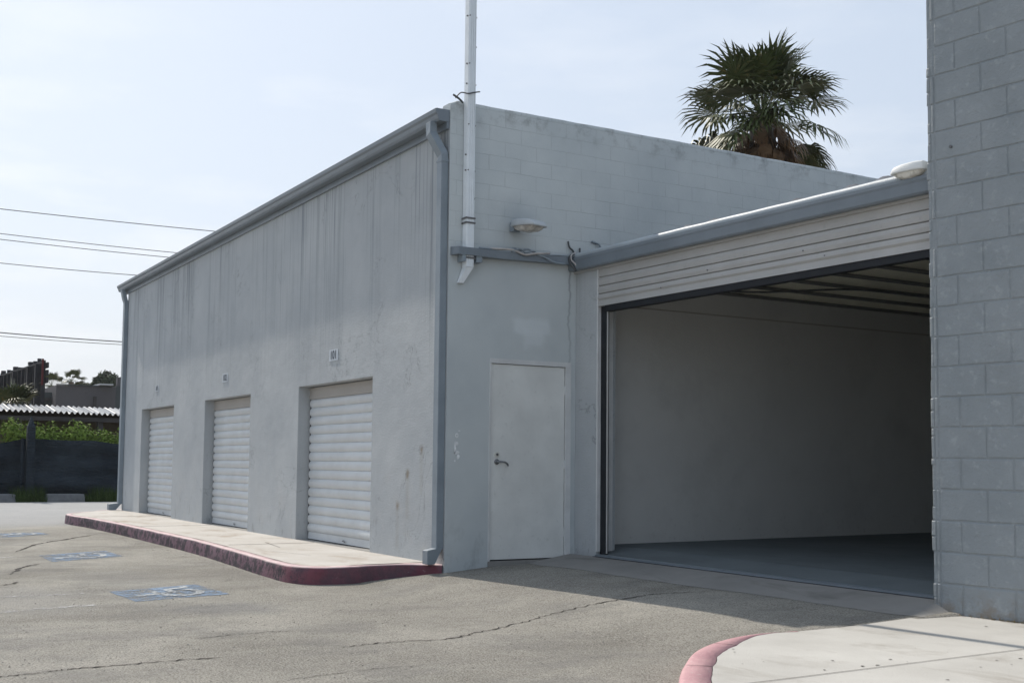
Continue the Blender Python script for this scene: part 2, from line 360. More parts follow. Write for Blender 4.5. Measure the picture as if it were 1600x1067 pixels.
# sidewalk with red curb along the storage building
path = catmull([(-11.19, 5.76, 0), (-11.40, 5.45, 0), (-11.42, 5.05, 0), (-11.36, 4.72, 0), (-11.44, 4.42, 0), (-11.75, 4.27, 0), (-12.5, 4.28, 0), (-14, 4.37, 0), (-16, 4.47, 0), (-18.2, 4.48, 0), (-20.5, 4.47, 0), (-22.8, 4.40, 0), (-24.1, 4.30, 0), (-24.9, 4.45, 0), (-25.9, 5.1, 0), (-26.9, 5.9, 0), (-27.6, 6.6, 0)], 8)
ZT = .04
def norm_at(p, i):
    t = p[min(i+1, len(p)-1)]-p[max(i-1, 0)]; t.z = 0; t.normalize(); return V(-t.y, t.x, 0)
def curb_strip(path, sgn, prof, name, mat, zt, jit=.009):
    """prof: (inset, z above/below top) from the outer foot to the inner back edge"""
    mb = MB(); np_ = len(prof)
    for i, q in enumerate(path):
        nn = norm_at(path, i)*sgn
        for j, (ins, dz) in enumerate(prof):
            jj = mnoise.noise(V(q.x*3, q.y*3, j*1.7))*jit if j < np_-1 else 0
            z = (g(q.x, q.y)-.05) if dz is None else zt+dz+jj*.5-(.012*max(0, mnoise.noise(V(q.x*5, q.y*5, 11))-.25) if 2 < j < 6 else 0)
            v = q-nn*(ins+jj); mb.v.append(V(v.x, v.y, z))
    for i in range(len(path)-1):
        for j in range(np_-1):
            mb.f.append((i*np_+j, i*np_+j+1, (i+1)*np_+j+1, (i+1)*np_+j)); mb.mi.append(0)
    return mb.build(name, mat, smooth=True)
def inset(path, sgn, d): return [q-norm_at(path, i)*sgn*d for i, q in enumerate(path)]
struct(curb_strip(path, 1, [(-.012, None), (-.004, -.12), (.002, -.06), (.006, -.022), (.018, -.006), (.035, 0), (.12, .001), (.12, -.05)], 'curb', CURB, ZT))
ins = inset(path, 1, .124)
rows = 5; mb = MB()
for q in ins:
    yb = 5.85 if q.x > -26.3 else 7.0
    for j in range(rows+1):
        t = j/rows; tx = min(q.x, -11.185) if q.y > 5.3 else q.x
        mb.v.append(V(q.x+(min(q.x, -11.2)-q.x)*t, q.y+(max(yb, q.y+.01)-q.y)*t, ZT+.001))
for i in range(len(ins)-1):
    for j in range(rows): mb.f.append((i*(rows+1)+j, i*(rows+1)+j+1, (i+1)*(rows+1)+j+1, (i+1)*(rows+1)+j)); mb.mi.append(0)
for (xj) in (-14.9, -19.6, -23.2):
    mb.box(xj-.004, xj+.004, 4.62, 5.77, ZT-.02, ZT+.0035, 1)
for q in ((-12.9, 4.95, -13.7, 4.75), (-15.2, 5.2, -14.2, 5.05)):
    mb.quad((q[0], q[1], ZT+.004), (q[2], q[3], ZT+.004), (q[2], q[3]+.008, ZT+.004), (q[0], q[1]+.008, ZT+.004), 1)
struct(mb.build('sidewalk', [WALK, CRACK]))

# white concrete pad with pink curb, right foreground
pout = [(-2.2, 2.2, 0), (-3.6, 3.0, 0), (-4.35, 3.48, 0), (-4.826, 3.842, 0), (-5.15, 4.117, 0), (-5.33, 4.29, 0), (-5.558, 4.52, 0), (-5.757, 4.783, 0), (-5.913, 5.07, 0), (-6.0, 5.318, 0), (-6.02, 5.556, 0), (-5.97, 5.76, 0)]
pp = catmull(pout, 6)
ww = [min(.17, .17*max(.05, (len(pp)-1-i)/22)) for i in range(len(pp))]
for i, q in enumerate(pp): ww[i] += .010*mnoise.noise(V(q.x*7, q.y*7, 4))
mb = MB()
for i, q in enumerate(pp):
    nn = norm_at(pp, i); zt = 0
    for (ins_, z) in ((-.006, g(q.x, q.y)-.05), (0, -.02), (.012, -.004), (.03, 0.001), (ww[i]-.004, .001), (ww[i]-.003, -.03)):
        v = q-nn*max(ins_, -.006); mb.v.append(V(v.x, v.y, max(z, -.3) if z < 0 else z))
for i in range(len(pp)-1):
    for j in range(5): mb.f.append((i*6+j, i*6+j+1, (i+1)*6+j+1, (i+1)*6+j)); mb.mi.append(0)
for i in (13, 27, 44):
    q, nn = pp[i], norm_at(pp, i); tg = V(nn.y, -nn.x, 0)*.003; a_ = q-nn*.02+V(0, 0, .0035); b_ = q-nn*(ww[i]-.005)+V(0, 0, .0035); c_ = q-nn*.09+V(.004, .01, .0035)
    mb.quad(a_-tg, a_+tg, c_+tg, c_-tg, 1); mb.quad(c_-tg, c_+tg, b_+tg*2, b_-tg*2, 1)
struct(mb.build('pad_curb', [PINK, CRACK], smooth=True))
inn = [q-norm_at(pp, i)*ww[i] for i, q in enumerate(pp)]
inn2 = inn+[V(-5.98, 6.22, 0), V(-6.08, 6.85, 0), V(-6.15, 7.2, 0), V(-6.19, 7.52, 0)]
mb = MB()
# fan of strips from the curve to the right
for i in range(len(inn2)-1):
    a_, b_ = inn2[i], inn2[i+1]
    f_ = lambda q: V(6, interp(q.y, [2.2, 7.52], [-6, 9.0]), 0)
    m_ = lambda q, t: q+(f_(q)-q)*t
    for k in range(6):
        t0, t1 = (k/6)**1.5, ((k+1)/6)**1.5
        mb.quad(m_(a_, t0), m_(b_, t0), m_(b_, t1), m_(a_, t1))
mb.quad((inn2[0].x, inn2[0].y, 0), (6, -6, 0), (6, -12, 0), (-1.5, -12, 0))
j0, j1 = V(-4.60, 2.8, .004), V(-4.80, 8.0, .004)
mb.quad(j0, j0+V(.007, 0, 0), j1+V(.007, 0, 0), j1, 1)
mb.quad((-2.1, 1.5, .004), (-2.093, 1.5, .004), (-2.293, 8, .004), (-2.3, 8, .004), 1)
for i in range(26):   # chips and bits lying on the pad
    x, y = rnd.uniform(-5.6, -4.2), rnd.uniform(4.4, 7.3); r_ = rnd.uniform(.004, .012)
    mb.add([(x+r_*math.cos(k)*rnd.uniform(.5, 1.6), y+r_*math.sin(k)*rnd.uniform(.5, 1.6), .004) for k in (0, 1.3, 2.6, 3.9, 5.1)], [(0, 1, 2, 3, 4)], 1)
struct(mb.build('concrete_pad', [PAD, CRACK]))

mb = MB(); rg = random.Random(31)
for i in range(2600):
    x, y = (rg.uniform(-12.5, -4.8), rg.uniform(.6, 5.2)) if i % 3 else (rg.uniform(-24, -11.5), rg.gauss(4.25, .12))
    if i % 3 == 0 and x > -11.9: continue
    if x > -6.3 and y > 3: continue
    r_ = rg.uniform(.003, .009); z = g(x, y); q = [V(x+r_*math.cos(k*1.57+i)*rg.uniform(.7, 1.4), y+r_*math.sin(k*1.57+i)*rg.uniform(.7, 1.4), z-.001) for k in range(4)]
    mb.add(q+[V(x, y, z+r_*rg.uniform(.6, 1.1))], [(0, 1, 4), (1, 2, 4), (2, 3, 4), (3, 0, 4)])
tag(mb.build('loose_grit', paint('grit', (.34, .31, .27), .9, .45, 40)), 'loose grit scattered over the asphalt', 'grit', kind='stuff')

# ------------------------------------------------------------ parking marks
def marking_mat(name, col, th):
    a = M(name, .85, .25); n1 = a.noise(22, 7, .8); n2 = a.noise(3.5, 5, .65)
    a.color(a.mix(a.ramp(n2, .3, .7), tuple(x*.85 for x in col), tuple(x*1.1 for x in col)))
    wr = a.ramp(a.math('ADD', a.math('MULTIPLY', n1, .7), a.math('MULTIPLY', n2, .5)), th-.07, th+.07)
    a.set(a.b.inputs['Alpha'], wr); a.bump(a.noise(85, 3, .7), .01); return a.m
BLUE = marking_mat('worn_blue_paint', (.19, .26, .355), .60)
MWHITE = marking_mat('worn_white_paint', (.46, .48, .49), .59)
MFAINT = marking_mat('faded_line_paint', (.48, .48, .47), .635)
def hc(corners, label):
    K2 = 1.029; P = [V(x*K2, y*K2, 0) for x, y in corners]      # rear-left, rear-right, front-right, front-left
    cen = sum(P, V(0, 0, 0))/4
    t = thing('parking_symbol', (cen.x, cen.y, G0), label, 'pavement marking', 'blue wheelchair symbols painted on the asphalt')
    def q(u, v, z):    # u: 0 left .. 1 right (towards the building), v: 0 near .. 1 far
        near = P[3]+(P[2]-P[3])*u; farp = P[0]+(P[1]-P[0])*u; r = near+(farp-near)*v; return V(r.x, r.y, G0+z)
    b = MB(); N = 6
    for i in range(N):
        for j in range(N): b.quad(q(i/N, j/N, .004), q((i+1)/N, j/N, .004), q((i+1)/N, (j+1)/N, .004), q(i/N, (j+1)/N, .004))
    b.build('blue_square', BLUE, t)
    s_ = MB()
    def stroke(pts, wd=.045):
        for i in range(len(pts)-1):
            a_, b_ = Vector((*pts[i], 0)), Vector((*pts[i+1], 0)); d = (b_-a_).normalized(); nn = V(-d.y, d.x, 0)*wd; a_ = a_-d*.012; b_ = b_+d*.012
            s_.quad(*[q(p.x, p.y, .008+.0005*(i % 2)) for p in (a_-nn, b_-nn, b_+nn, a_+nn)])
    # head at low u; body runs to the wheel; leg reaches the far side
    hx, hy = .17, .40
    s_.add([q(hx+.065*math.cos(k*math.pi/6), hy+.075*math.sin(k*math.pi/6), .0078) for k in range(12)], [tuple(range(12))])
    stroke([(.25, .42), (.55, .46)], .05); stroke([(.38, .46), (.38, .70)], .035)
    stroke([(.55, .48), (.56, .74), (.80, .80), (.80, .90)], .04)
    stroke([(.40+.0, .34)]+[(.60+.21*math.cos(an), .42+.27*math.sin(an)) for an in [math.radians(k) for k in range(200, 431, 18)]], .046)
    s_.build('wheelchair_figure', MWHITE, t)
    return t
hc([(-11.28, 2.39), (-11.6, 3.28), (-10.64, 3.32), (-10.4, 2.43)], 'nearest faded blue square with white wheelchair symbol, beside a grey asphalt patch')
hc([(-15.86, 2.5), (-16.42, 3.41), (-15.35, 3.42), (-14.81, 2.49)], 'middle faded blue wheelchair square, between the nearest one and the one cut by the frame')
hc([(-20.75, 2.48), (-21.13, 3.26), (-20.24, 3.35), (-19.68, 2.54)], 'farthest blue wheelchair square, cut by the left edge of the photo')
for (a_, b_, wd, lb) in (((-10.15, .2), (-10.62, 2.15), .06, 'worn white parking stripe leading to the nearest wheelchair square'), ((-11.55, .2), (-11.55, 2.25), .05, 'faint white parking stripe just beyond the nearest wheelchair square'), ((-16.0, .3), (-16.2, 2.45), .06, 'faint white parking stripe beside the middle wheelchair square')):
    a_, b_ = V(*a_, G0+.004), V(*b_, G0+.004); mb = MB(); N = 10
    for i in range(N):
        p, q = a_+(b_-a_)*i/N, a_+(b_-a_)*(i+1)/N; mb.quad(p-V(wd, 0, 0), p+V(wd, 0, 0), q+V(wd, 0, 0), q-V(wd, 0, 0))
    tag(mb.build('parking_stripe', MFAINT), lb, 'pavement marking', 'parking stripes')

# ------------------------------------------------------------ storage building (long wall + end wall)
AX0, AX1, AY, BX = -26.25, -11.172, 5.778, -11.172
AYB, ZE, ZP = 15.0, 4.80, 5.03
bld = thing('storage_building', (-18.7, 10, 0), 'long grey stucco storage building with three white roll-up doors and a pale entry door', 'building')
DW = [(-24.70, -22.20), (-20.18, -17.72), (-15.63, -13.11)]; DH = 2.14; REC = .2
mb = MB()
def wall_x(mb, x0, x1, y, z0, z1, holes, cell=1.2):
    xs = sorted({x0, x1, *[h[0] for h in holes], *[h[1] for h in holes]}); zs = sorted({z0, z1, *[h[2] for h in holes], *[h[3] for h in holes]})
    for i in range(len(xs)-1):
        for j in range(len(zs)-1):
            cx, cz = (xs[i]+xs[i+1])/2, (zs[j]+zs[j+1])/2
            if any(h[0] < cx < h[1] and h[2] < cz < h[3] for h in holes): continue
            mb.quad((xs[i], y, zs[j]), (xs[i+1], y, zs[j]), (xs[i+1], y, zs[j+1]), (xs[i], y, zs[j+1]))
wall_x(mb, AX0, AX1, AY, -.2, 4.88, [(a_, b_, -.2, DH) for a_, b_ in DW])
for a_, b_ in DW:    # reveals
    mb.quad((a_, AY, -.2), (a_, AY+REC, -.2), (a_, AY+REC, DH), (a_, AY, DH))
    mb.quad((b_, AY, -.2), (b_, AY+REC, -.2), (b_, AY+REC, DH), (b_, AY, DH))
    mb.quad((a_, AY, DH), (b_, AY, DH), (b_, AY+REC, DH), (a_, AY+REC, DH))
    mb.quad((a_-.1, AY+REC, DH+.1), (b_+.1, AY+REC, DH+.1), (b_+.1, AY+REC, DH-.03), (a_-.1, AY+REC, DH-.03))
mb.quad((AX0, AY, -.2), (AX0, AYB, -.2), (AX0, AYB, 4.88), (AX0, AY, 4.88))
mb.quad((AX0, AYB, -.2), (AX1, AYB, -.2), (AX1, AYB, 4.88), (AX0, AYB, 4.88))
mb.build('stucco_wall', STUCCO, bld, recalc=False)
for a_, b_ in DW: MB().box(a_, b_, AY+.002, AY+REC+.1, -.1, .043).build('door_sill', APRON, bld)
MB().quad((AX0, AY-.05, 4.86), (AX1-.2, AY-.05, 4.86), (AX1-.2, AYB, 4.86), (AX0, AYB, 4.86)).build('roof', ROOFING, bld)
# end wall with door hole; parapet top slightly uneven, rounded at the corner
DY0, DY1, DZ0, DZ1 = 6.300, 7.352, -.2, 2.248
mb = MB(); ysl = [AY, 6.05, DY0, DY1, 7.44]+[8+.5*i for i in range(15)]
zsl = [-.2, DZ1, 3.4, 4.2]
for i in range(len(ysl)-1):
    for j in range(len(zsl)-1):
        if abs(ysl[i]-DY0) < .01 and j == 0: continue
        mb.quad((BX, ysl[i], zsl[j]), (BX, ysl[i+1], zsl[j]), (BX, ysl[i+1], zsl[j+1]), (BX, ysl[i], zsl[j+1]))
# parapet cap
n_ = 90; prev = None
for i in range(n_+1):
    y = AY+(AYB-AY)*i/n_; zt = ZP+.006*mnoise.noise(V(y*2.1, 0, 3))+.004*mnoise.noise(V(y*9, 0, 3))
    e = min(1, (y-AY)/.14); rz = zt-.045*(1-e)**2
    prof = [V(BX, y, 4.2), V(BX, y, rz-.03), V(BX-.008, y, rz-.008), V(BX-.03, y, rz), V(BX-.17, y, rz), V(BX-.19, y, rz-.02), V(BX-.20, y, 4.8)]
    if prev:
        for k in range(6): mb.quad(prev[k], prof[k], prof[k+1], prev[k+1])
    else: mb.add([V(v.x, v.y, max(v.z, 4.881)) for v in prof[1:]]+[V(BX, AY, 4.881)], [tuple(range(7))])
    prev = prof
for (a3, b3) in ((V(BX, DY0, -.2), V(BX, DY0, DZ1)), (V(BX, DY1, -.2), V(BX, DY1, DZ1))):
    mb.quad(a3, b3, b3+V(-.1, 0, 0), a3+V(-.1, 0, 0))
mb.quad((BX, DY0, DZ1), (BX, DY1, DZ1), (BX-.1, DY1, DZ1), (BX-.1, DY0, DZ1))
mb.build('block_end_wall', ENDWALL, bld, recalc=False)
# lining seen inside the garage: same wall plane, 4 mm proud
MB().quad((BX+.004, 7.46, .0), (BX+.004, AYB, .0), (BX+.004, AYB, 3.36), (BX+.004, 7.46, 3.36)).build('garage_side_face', INWALL, bld)
MB().box(BX+.004, BX+.016, 7.62, AYB, 2.936, 2.950).build('ledger_strip', HOOD, bld)

# roll-up doors: curved slats, hood, bottom bar, guides
def roll_door(x0, x1, k):
    y = AY+REC-.02; z0, z1 = .055, 1.975; nS = 15; h = (z1-z0-.09)/nS; mb = MB(); seg = 6
    zz = z0+.09; prof = []
    for i in range(nS):
        for j in range(seg+1):
            t = j/seg; prof.append((y-.022*math.sin(math.pi*t)**.7, zz+h*(t*.93)))
        prof.append((y+.006, zz+h*.965)); zz += h
    xa, xb = x0+.03, x1-.03; NX = 8
    for i in range(len(prof)-1):
        for q in range(NX):
            xx0, xx1 = xa+(xb-xa)*q/NX, xa+(xb-xa)*(q+1)/NX
            mb.quad((xx0, prof[i][0], prof[i][1]), (xx1, prof[i][0], prof[i][1]), (xx1, prof[i+1][0], prof[i+1][1]), (xx0, prof[i+1][0], prof[i+1][1]))
    d = mb.build('roll_up_door', SLAT, bld, smooth=False)
    LOC[d.name] = LOC[bld.name]
    MB().add([V(xa, y+.004, z0), V(xb, y+.004, z0), V(xb, y-.012, z0), V(xa, y-.012, z0), V(xa, y+.004, z0+.09), V(xb, y+.004, z0+.09), V(xb, y-.004, z0+.09), V(xa, y-.004, z0+.09)],
             [(0, 3, 2, 1), (4, 5, 6, 7), (0, 1, 5, 4), (1, 2, 6, 5), (2, 3, 7, 6), (3, 0, 4, 7)]).build('bottom_bar', SLAT, d)
    MB().box(xa, xb, y-.008, y+.004, z0-.016, z0-.001).build('rubber_seal', RUBBER, d)
    MB().box(x0, x1, y-.016, y+.03, z1-.005, DH-.016).build('hood', HOOD, d)
    MB().box(x0, x1, y-.022, y-.0165, z1+.012, z1+.03).build('hood_lip', HOOD, d)
    for xx in (x0, x1-.026): MB().box(xx, xx+.026, y-.002, y+.018, z0-.012, z1-.006).build('guide', RUBBER, d)
    MB().tube([(xa+(xb-xa)*.52, y-.014, z0+.045), (xa+(xb-xa)*.52, y-.03, z0+.04), (xa+(xb-xa)*.55, y-.03, z0+.03)], .006).build('pull_handle', STEEL, d)
    return d
for k, (a_, b_) in enumerate(DW): roll_door(a_, b_, k)

# eave gutter of the long wall
mb = MB(); x0, x1 = -26.62, -11.185
prof = [(5.700, 4.775), (5.655, 4.775), (5.640, 4.80), (5.630, 4.84), (5.612, 4.862), (5.606, 4.902), (5.622, 4.905), (5.70, 4.905), (5.777, 4.905), (5.777, 4.775)]
mb.add([(x0, y, z) for y, z in prof]+[(x1, y, z) for y, z in prof], [tuple(range(10)), tuple(range(19, 9, -1))]+[(i, (i+1) % 10, 10+(i+1) % 10, 10+i) for i in range(10)])
mb.build('eave_gutter', TRIM, bld)
MB().box(-26.6, -11.19, 5.745, 5.7775, 4.70, 4.774).build('fascia_board', TRIM, bld)
def rect_pipe(pts, hw, hd, name, mat=PIPE):
    """square pipe along a path; hw half width in x, hd half depth in y for vertical runs"""
    mb = MB(); n = len(pts); pts = [Vector(p) for p in pts]
    for i, p in enumerate(pts):
        t = (pts[min(i+1, n-1)]-pts[max(i-1, 0)]).normalized()
        X = V(1, 0, 0)-t*t.x
        if X.length < .3: X = V(0, 0, 1)-t*t.z; 
        X.normalize(); Y = t.cross(X).normalized()
        if abs(t.x) > .8: X, Y = V(0, 0, 1), V(0, 1, 0)
        for a_, b_ in ((-1, -1), (1, -1), (1, 1), (-1, 1)): mb.v.append(p+X*a_*hw+Y*b_*hd)
    for i in range(n-1):
        for k in range(4): mb.f.append((i*4+k, i*4+(k+1) % 4, i*4+4+(k+1) % 4, i*4+4+k)); mb.mi.append(0)
    mb.f += [(0, 1, 2, 3), (n*4-1, n*4-2, n*4-3, n*4-4)]; mb.mi += [0, 0]
    return mb.build(name, mat, bld, bevel=.006)
d1 = rect_pipe([(-11.35, 5.64, 4.785), (-11.35, 5.64, 4.66), (-11.255, 5.734, 4.42), (-11.255, 5.734, 4.36), (-11.255, 5.734, .20)], .058, .042, 'downspout')
MB().obox(V(-11.255, 5.735, 0), V(1, 0, 0), V(0, 1, 0), V(0, 0, 1), -.064, .064, -.048, .043, 4.34, 4.36).build('pipe_collar', PIPE, d1)
mb = MB(); mb.hexa([(-11.315, 5.59, .045), (-11.195, 5.59, .045), (-11.195, 5.68, .045), (-11.315, 5.68, .045), (-11.315, 5.59, .19), (-11.195, 5.59, .19), (-11.195, 5.775, .225), (-11.315, 5.775, .225)])
mb.build('pipe_outlet', PIPE, d1, bevel=.005)
d2 = rect_pipe([(-26.26, 5.66, 4.785), (-26.26, 5.70, 4.6), (-26.26, 5.734, 4.5), (-26.26, 5.734, .17)], .075, .042, 'downspout')
MB().hexa([(-26.36, 5.50, .04), (-26.18, 5.50, .04), (-26.18, 5.64, .04), (-26.36, 5.64, .04), (-26.36, 5.50, .17), (-26.18, 5.50, .17), (-26.18, 5.775, .20), (-26.36, 5.775, .20)]).build('pipe_outlet', PIPE, d2, bevel=.005)

# entry door in the end wall
xd = BX-.035
fr = MB()
fr.box(BX-.10, BX+.006, DY0, 6.322, -.05, DZ1); fr.box(BX-.10, BX+.008, 7.283, DY1, .0, DZ1); fr.box(BX-.10, BX+.006, 6.322, 7.283, 2.196, DZ1)
dr = MB().box(xd-.04, xd+.022, 6.328, 7.276, .072, 2.190).build('entry_door', DOORP, bld, bevel=.002)
fr.build('door_frame', FRAMEP, dr)
MB().box(BX-.10, xd-.045, DY0, DY1, -.1, 2.24).build('dark_gap', RUBBER, dr)
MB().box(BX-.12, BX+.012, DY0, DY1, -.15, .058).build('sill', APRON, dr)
zc = 1.205
MB().tube([(xd+.02, 6.405, zc), (xd+.032, 6.405, zc)], .031, 20).build('deadbolt', CHROME, dr)
MB().tube([(xd+.032, 6.405, zc), (xd+.040, 6.405, zc)], .014, 12).build('lock_cylinder', STEEL, dr)
hb = MB(); hz = 1.125
hb.tube([(xd+.02, 6.405, hz), (xd+.03, 6.405, hz)], .030, 20); hb.tube([(xd+.03, 6.405, hz), (xd+.07, 6.405, hz)], .012, 10)
hb.tube([(xd+.068, 6.40, hz), (xd+.070, 6.45, hz), (xd+.070, 6.485, hz-.004), (xd+.066, 6.515, hz-.022), (xd+.055, 6.53, hz-.04)], [.011, .011, .011, .012, .011], 10)
hb.build('lever_handle', LEVER, dr, smooth=True)
for zz in (.35, 1.1, 1.93): MB().box(xd+.015, xd+.032, 7.270, 7.290, zz-.05, zz+.05).build('hinge', FRAMEP, dr)

# glue residue on the end wall
mb = MB()
def blob(mb, y, z, ry, rz, k=9):
    mb.add([(BX+.004, y+ry*math.cos(2*math.pi*i/k)*rnd.uniform(.7, 1.2), z+rz*math.sin(2*math.pi*i/k)*rnd.uniform(.7, 1.2)) for i in range(k)], [tuple(range(k))])
def ring(mb, y, z, r, w_, k=10):
    for i in range(k):
        a0, a1 = 2*math.pi*i/k, 2*math.pi*(i+1)/k
        mb.quad(*[(BX+.0045, y+q*math.cos(an)*.8, z+q*math.sin(an)) for q, an in ((r, a0), (r, a1), (r-w_, a1), (r-w_, a0))])
ring(mb, 5.905, 1.40, .026, .014); blob(mb, 5.885, 1.265, .012, .07); blob(mb, 5.905, 1.315, .022, .02); blob(mb, 5.91, 1.22, .03, .025); blob(mb, 5.925, 1.18, .016, .035); blob(mb, 5.885, 1.13, .012, .012); blob(mb, 5.935, 1.45, .014, .008)
mb.build('glue_residue', RESID, bld)

# number plates above the roll-up doors
def plate(x, z, txt, label, s=1., peeled=0):
    t = thing('number_plate', (x, AY, z), label, 'number sign', 'door number plates')
    MB().box(x-.15*s, x+.15*s, AY-.007, AY-.0005, z-.075*s, z+.075*s).build('plate', PLATE, t, bevel=.002)
    cu = bpy.data.curves.new('digits', 'FONT'); cu.body = txt; cu.size = .155*s; cu.extrude = .0008; cu.align_x = 'CENTER'; cu.align_y = 'CENTER'; cu.space_character = 1.05; cu.offset = .0025
    tmp = bpy.data.objects.new('tmp', cu); C.objects.link(tmp); bpy.context.view_layer.update()
    me = bpy.data.meshes.new_from_object(tmp.evaluated_get(bpy.context.evaluated_depsgraph_get())); bpy.data.objects.remove(tmp)
    me.name = 'digits'; me.materials.clear(); me.materials.append(INK)
    o = bpy.data.objects.new('digits', me); C.objects.link(o); o.parent = t; o.rotation_euler = (math.pi/2, 0, 0); o.location = (0, -.009, 0); o.scale = (.92, 1, 1)
plate(-14.36, 2.485, '101', 'small white number plate above the roll-up door nearest the corner')
plate(-19.05, 2.46, '102', 'small worn number plate above the middle roll-up door', .95)
plate(-23.5, 2.51, '103', 'tiny worn number plate above the farthest roll-up door', .8)

# ------------------------------------------------------------ mast and trough on the end wall
t = thing('strut_mast', (-11.13, 5.985, 3.1), 'tall pale metal strut mast rising above the building corner', 'mast')
mb = MB(); y0, y1, xa, xb = 5.938, 6.032, -11.165, -11.075; ZB, ZM = 3.20, 8.6
mb.box(xa, xb, y0, y1, ZB, ZM)
mb.build('channel', LITE, t, bevel=.004)
mb = MB()
for (p, q) in ((y0+.004, y0+.020), (y0+.034, y0+.046), (y0+.058, y0+.072), (y1-.014, y1-.004)): mb.box(xb+.0005, xb+.007, p, q, ZB+.002, ZM-.01)
mb.build('rib', LITE, t)
MB().hexa([(xa, y0-.06, 3.03), (xa+.04, y0-.06, 3.03), (xa+.04, y0, 3.03), (xa, y0+.02, 3.03), (xa, y0+.002, ZB-.002), (xb, y0+.002, ZB-.002), (xb, y1-.002, ZB-.002), (xa, y1-.002, ZB-.002)]).build('toe', LITE, t)
for zz in (3.30, 3.68, 3.73): MB().box(xa, xb+.012, y0-.012, y1+.012, zz-.009, zz+.009).build('strap', STEEL, t)
mb = MB()
for i, zz in enumerate([3.95, 4.25, 4.42, 4.75, 5.2, 5.42, 5.62, 5.95, 6.3, 6.8]):
    for yy in ((y1+.003, y1+.014), (y0-.014, y0-.003)):
        if (i+int(yy[0] > 6)) % 3: MB().tube([(xb-.02, yy[0], zz), (xb-.02, yy[1], zz)], .009, 8).build('bolt', STEEL, t)
    if i % 2: MB().tube([(xb, y0+.01, zz), (xb+.012, y0+.01, zz)], .007, 8).build('bolt', STEEL, t)
MB().tube(catmull([(-11.16, 5.83, 5.04), (-11.13, 5.88, 5.10), (-11.06, 5.93, 5.08), (-11.05, 6.0, 5.10), (-11.05, 6.07, 5.12)], 5), .007, 6).build('wire_tie', CABLE, t)
MB().tube(catmull([(-11.12, 5.78, 5.06), (-11.10, 5.84, 5.02), (-11.12, 5.90, 4.99)], 5), .012, 6).build('wire_tie', CABLE, t)

t = thing('cable_trough', (-11.12, 6.6, 3.36), 'grey metal cable trough running along the end wall from the mast to the garage gutter', 'cable trough')
mb = MB()
pl_ = [(-11.10, 5.80), (-11.05, 5.83), (-11.045, 5.90), (-11.045, 6.08), (-11.075, 6.35), (-11.085, 7.0), (-11.085, 7.33)]
pl2 = catmull([(x, y, 0) for x, y in pl_], 5)
for i in range(len(pl2)-1):
    p, q = pl2[i], pl2[i+1]; zs_ = lambda v: 3.325+.03*interp(v.y, [6.1, 7.4], [0, 1])
    za, zb = zs_(p), zs_(q); hh = .082
    mb.quad((p.x, p.y, za), (q.x, q.y, zb), (q.x, q.y, zb+hh), (p.x, p.y, za+hh)); mb.quad((p.x, p.y, za+hh), (q.x, q.y, zb+hh), (BX+.003, q.y, zb+hh+.01), (BX+.003, p.y, za+hh+.01)); mb.quad((p.x, p.y, za), (BX+.003, p.y, za), (BX+.003, q.y, zb), (q.x, q.y, zb))
mb.quad((-11.10, 5.80, 3.325), (-11.10, 5.80, 3.407), (BX+.003, 5.80, 3.417), (BX+.003, 5.80, 3.325))
mb.build('trough_body', TRIM, t)
MB().box(BX+.003, -11.05, 5.885, 5.925, 3.255, 3.325).build('bracket', PIPE, t); MB().box(BX+.003, -11.06, 6.06, 6.13, 3.26, 3.325).build('bracket', PIPE, t)
for pts, r_, mt in (([(-11.08, 6.1, 3.42), (-11.09, 6.4, 3.435), (-11.09, 6.55, 3.46), (-11.08, 6.62, 3.44), (-11.09, 6.72, 3.47), (-11.08, 6.82, 3.43), (-11.07, 6.95, 3.39), (-11.06, 7.05, 3.35), (-11.07, 7.2, 3.345)], .011, PIPE),
                    ([(-11.07, 6.5, 3.42), (-11.06, 6.6, 3.455), (-11.07, 6.68, 3.425), (-11.06, 6.78, 3.45), (-11.08, 6.86, 3.415), (-11.09, 7.1, 3.44), (-11.09, 7.35, 3.45)], .010, PIPE),
                    ([(-11.09, 6.2, 3.425), (-11.07, 6.5, 3.44), (-11.06, 6.66, 3.40), (-11.06, 6.8, 3.425), (-11.08, 7.0, 3.45)], .012, CABLEW)):
    MB().tube(catmull(pts, 5), r_, 6).build('cable', mt, t, smooth=True)
t = thing('loose_cable', (-11.1, 7.35, 3.45), 'tangle of dark and pale cable looped round the end of the garage gutter', 'cable')
for pts, r_, mt in (([(-11.165, 7.30, 3.63), (-11.15, 7.31, 3.56), (-11.15, 7.36, 3.52), (-11.12, 7.36, 3.44)], .010, CABLE),
                    ([(-11.15, 7.45, 3.56), (-11.1, 7.42, 3.47), (-11.08, 7.46, 3.49), (-11.1, 7.52, 3.48)], .012, CABLE),
                    ([(-11.16, 7.62, 3.66), (-11.15, 7.72, 3.63), (-11.15, 7.74, 3.55)], .012, PIPE),
                    ([(-11.10, 7.36, 3.49), (-11.06, 7.28, 3.46), (-11.05, 7.27, 3.40), (-11.03, 7.30, 3.36), (-11.02, 7.33, 3.32)], .009, CABLEW),
                    ([(-11.10, 7.34, 3.49), (-11.07, 7.26, 3.44), (-11.06, 7.26, 3.37), (-11.04, 7.30, 3.31), (-11.03, 7.32, 3.27)], .012, CABLE)):
    MB().tube(catmull(pts, 5), r_, 6).build('cable', mt, t, smooth=True)

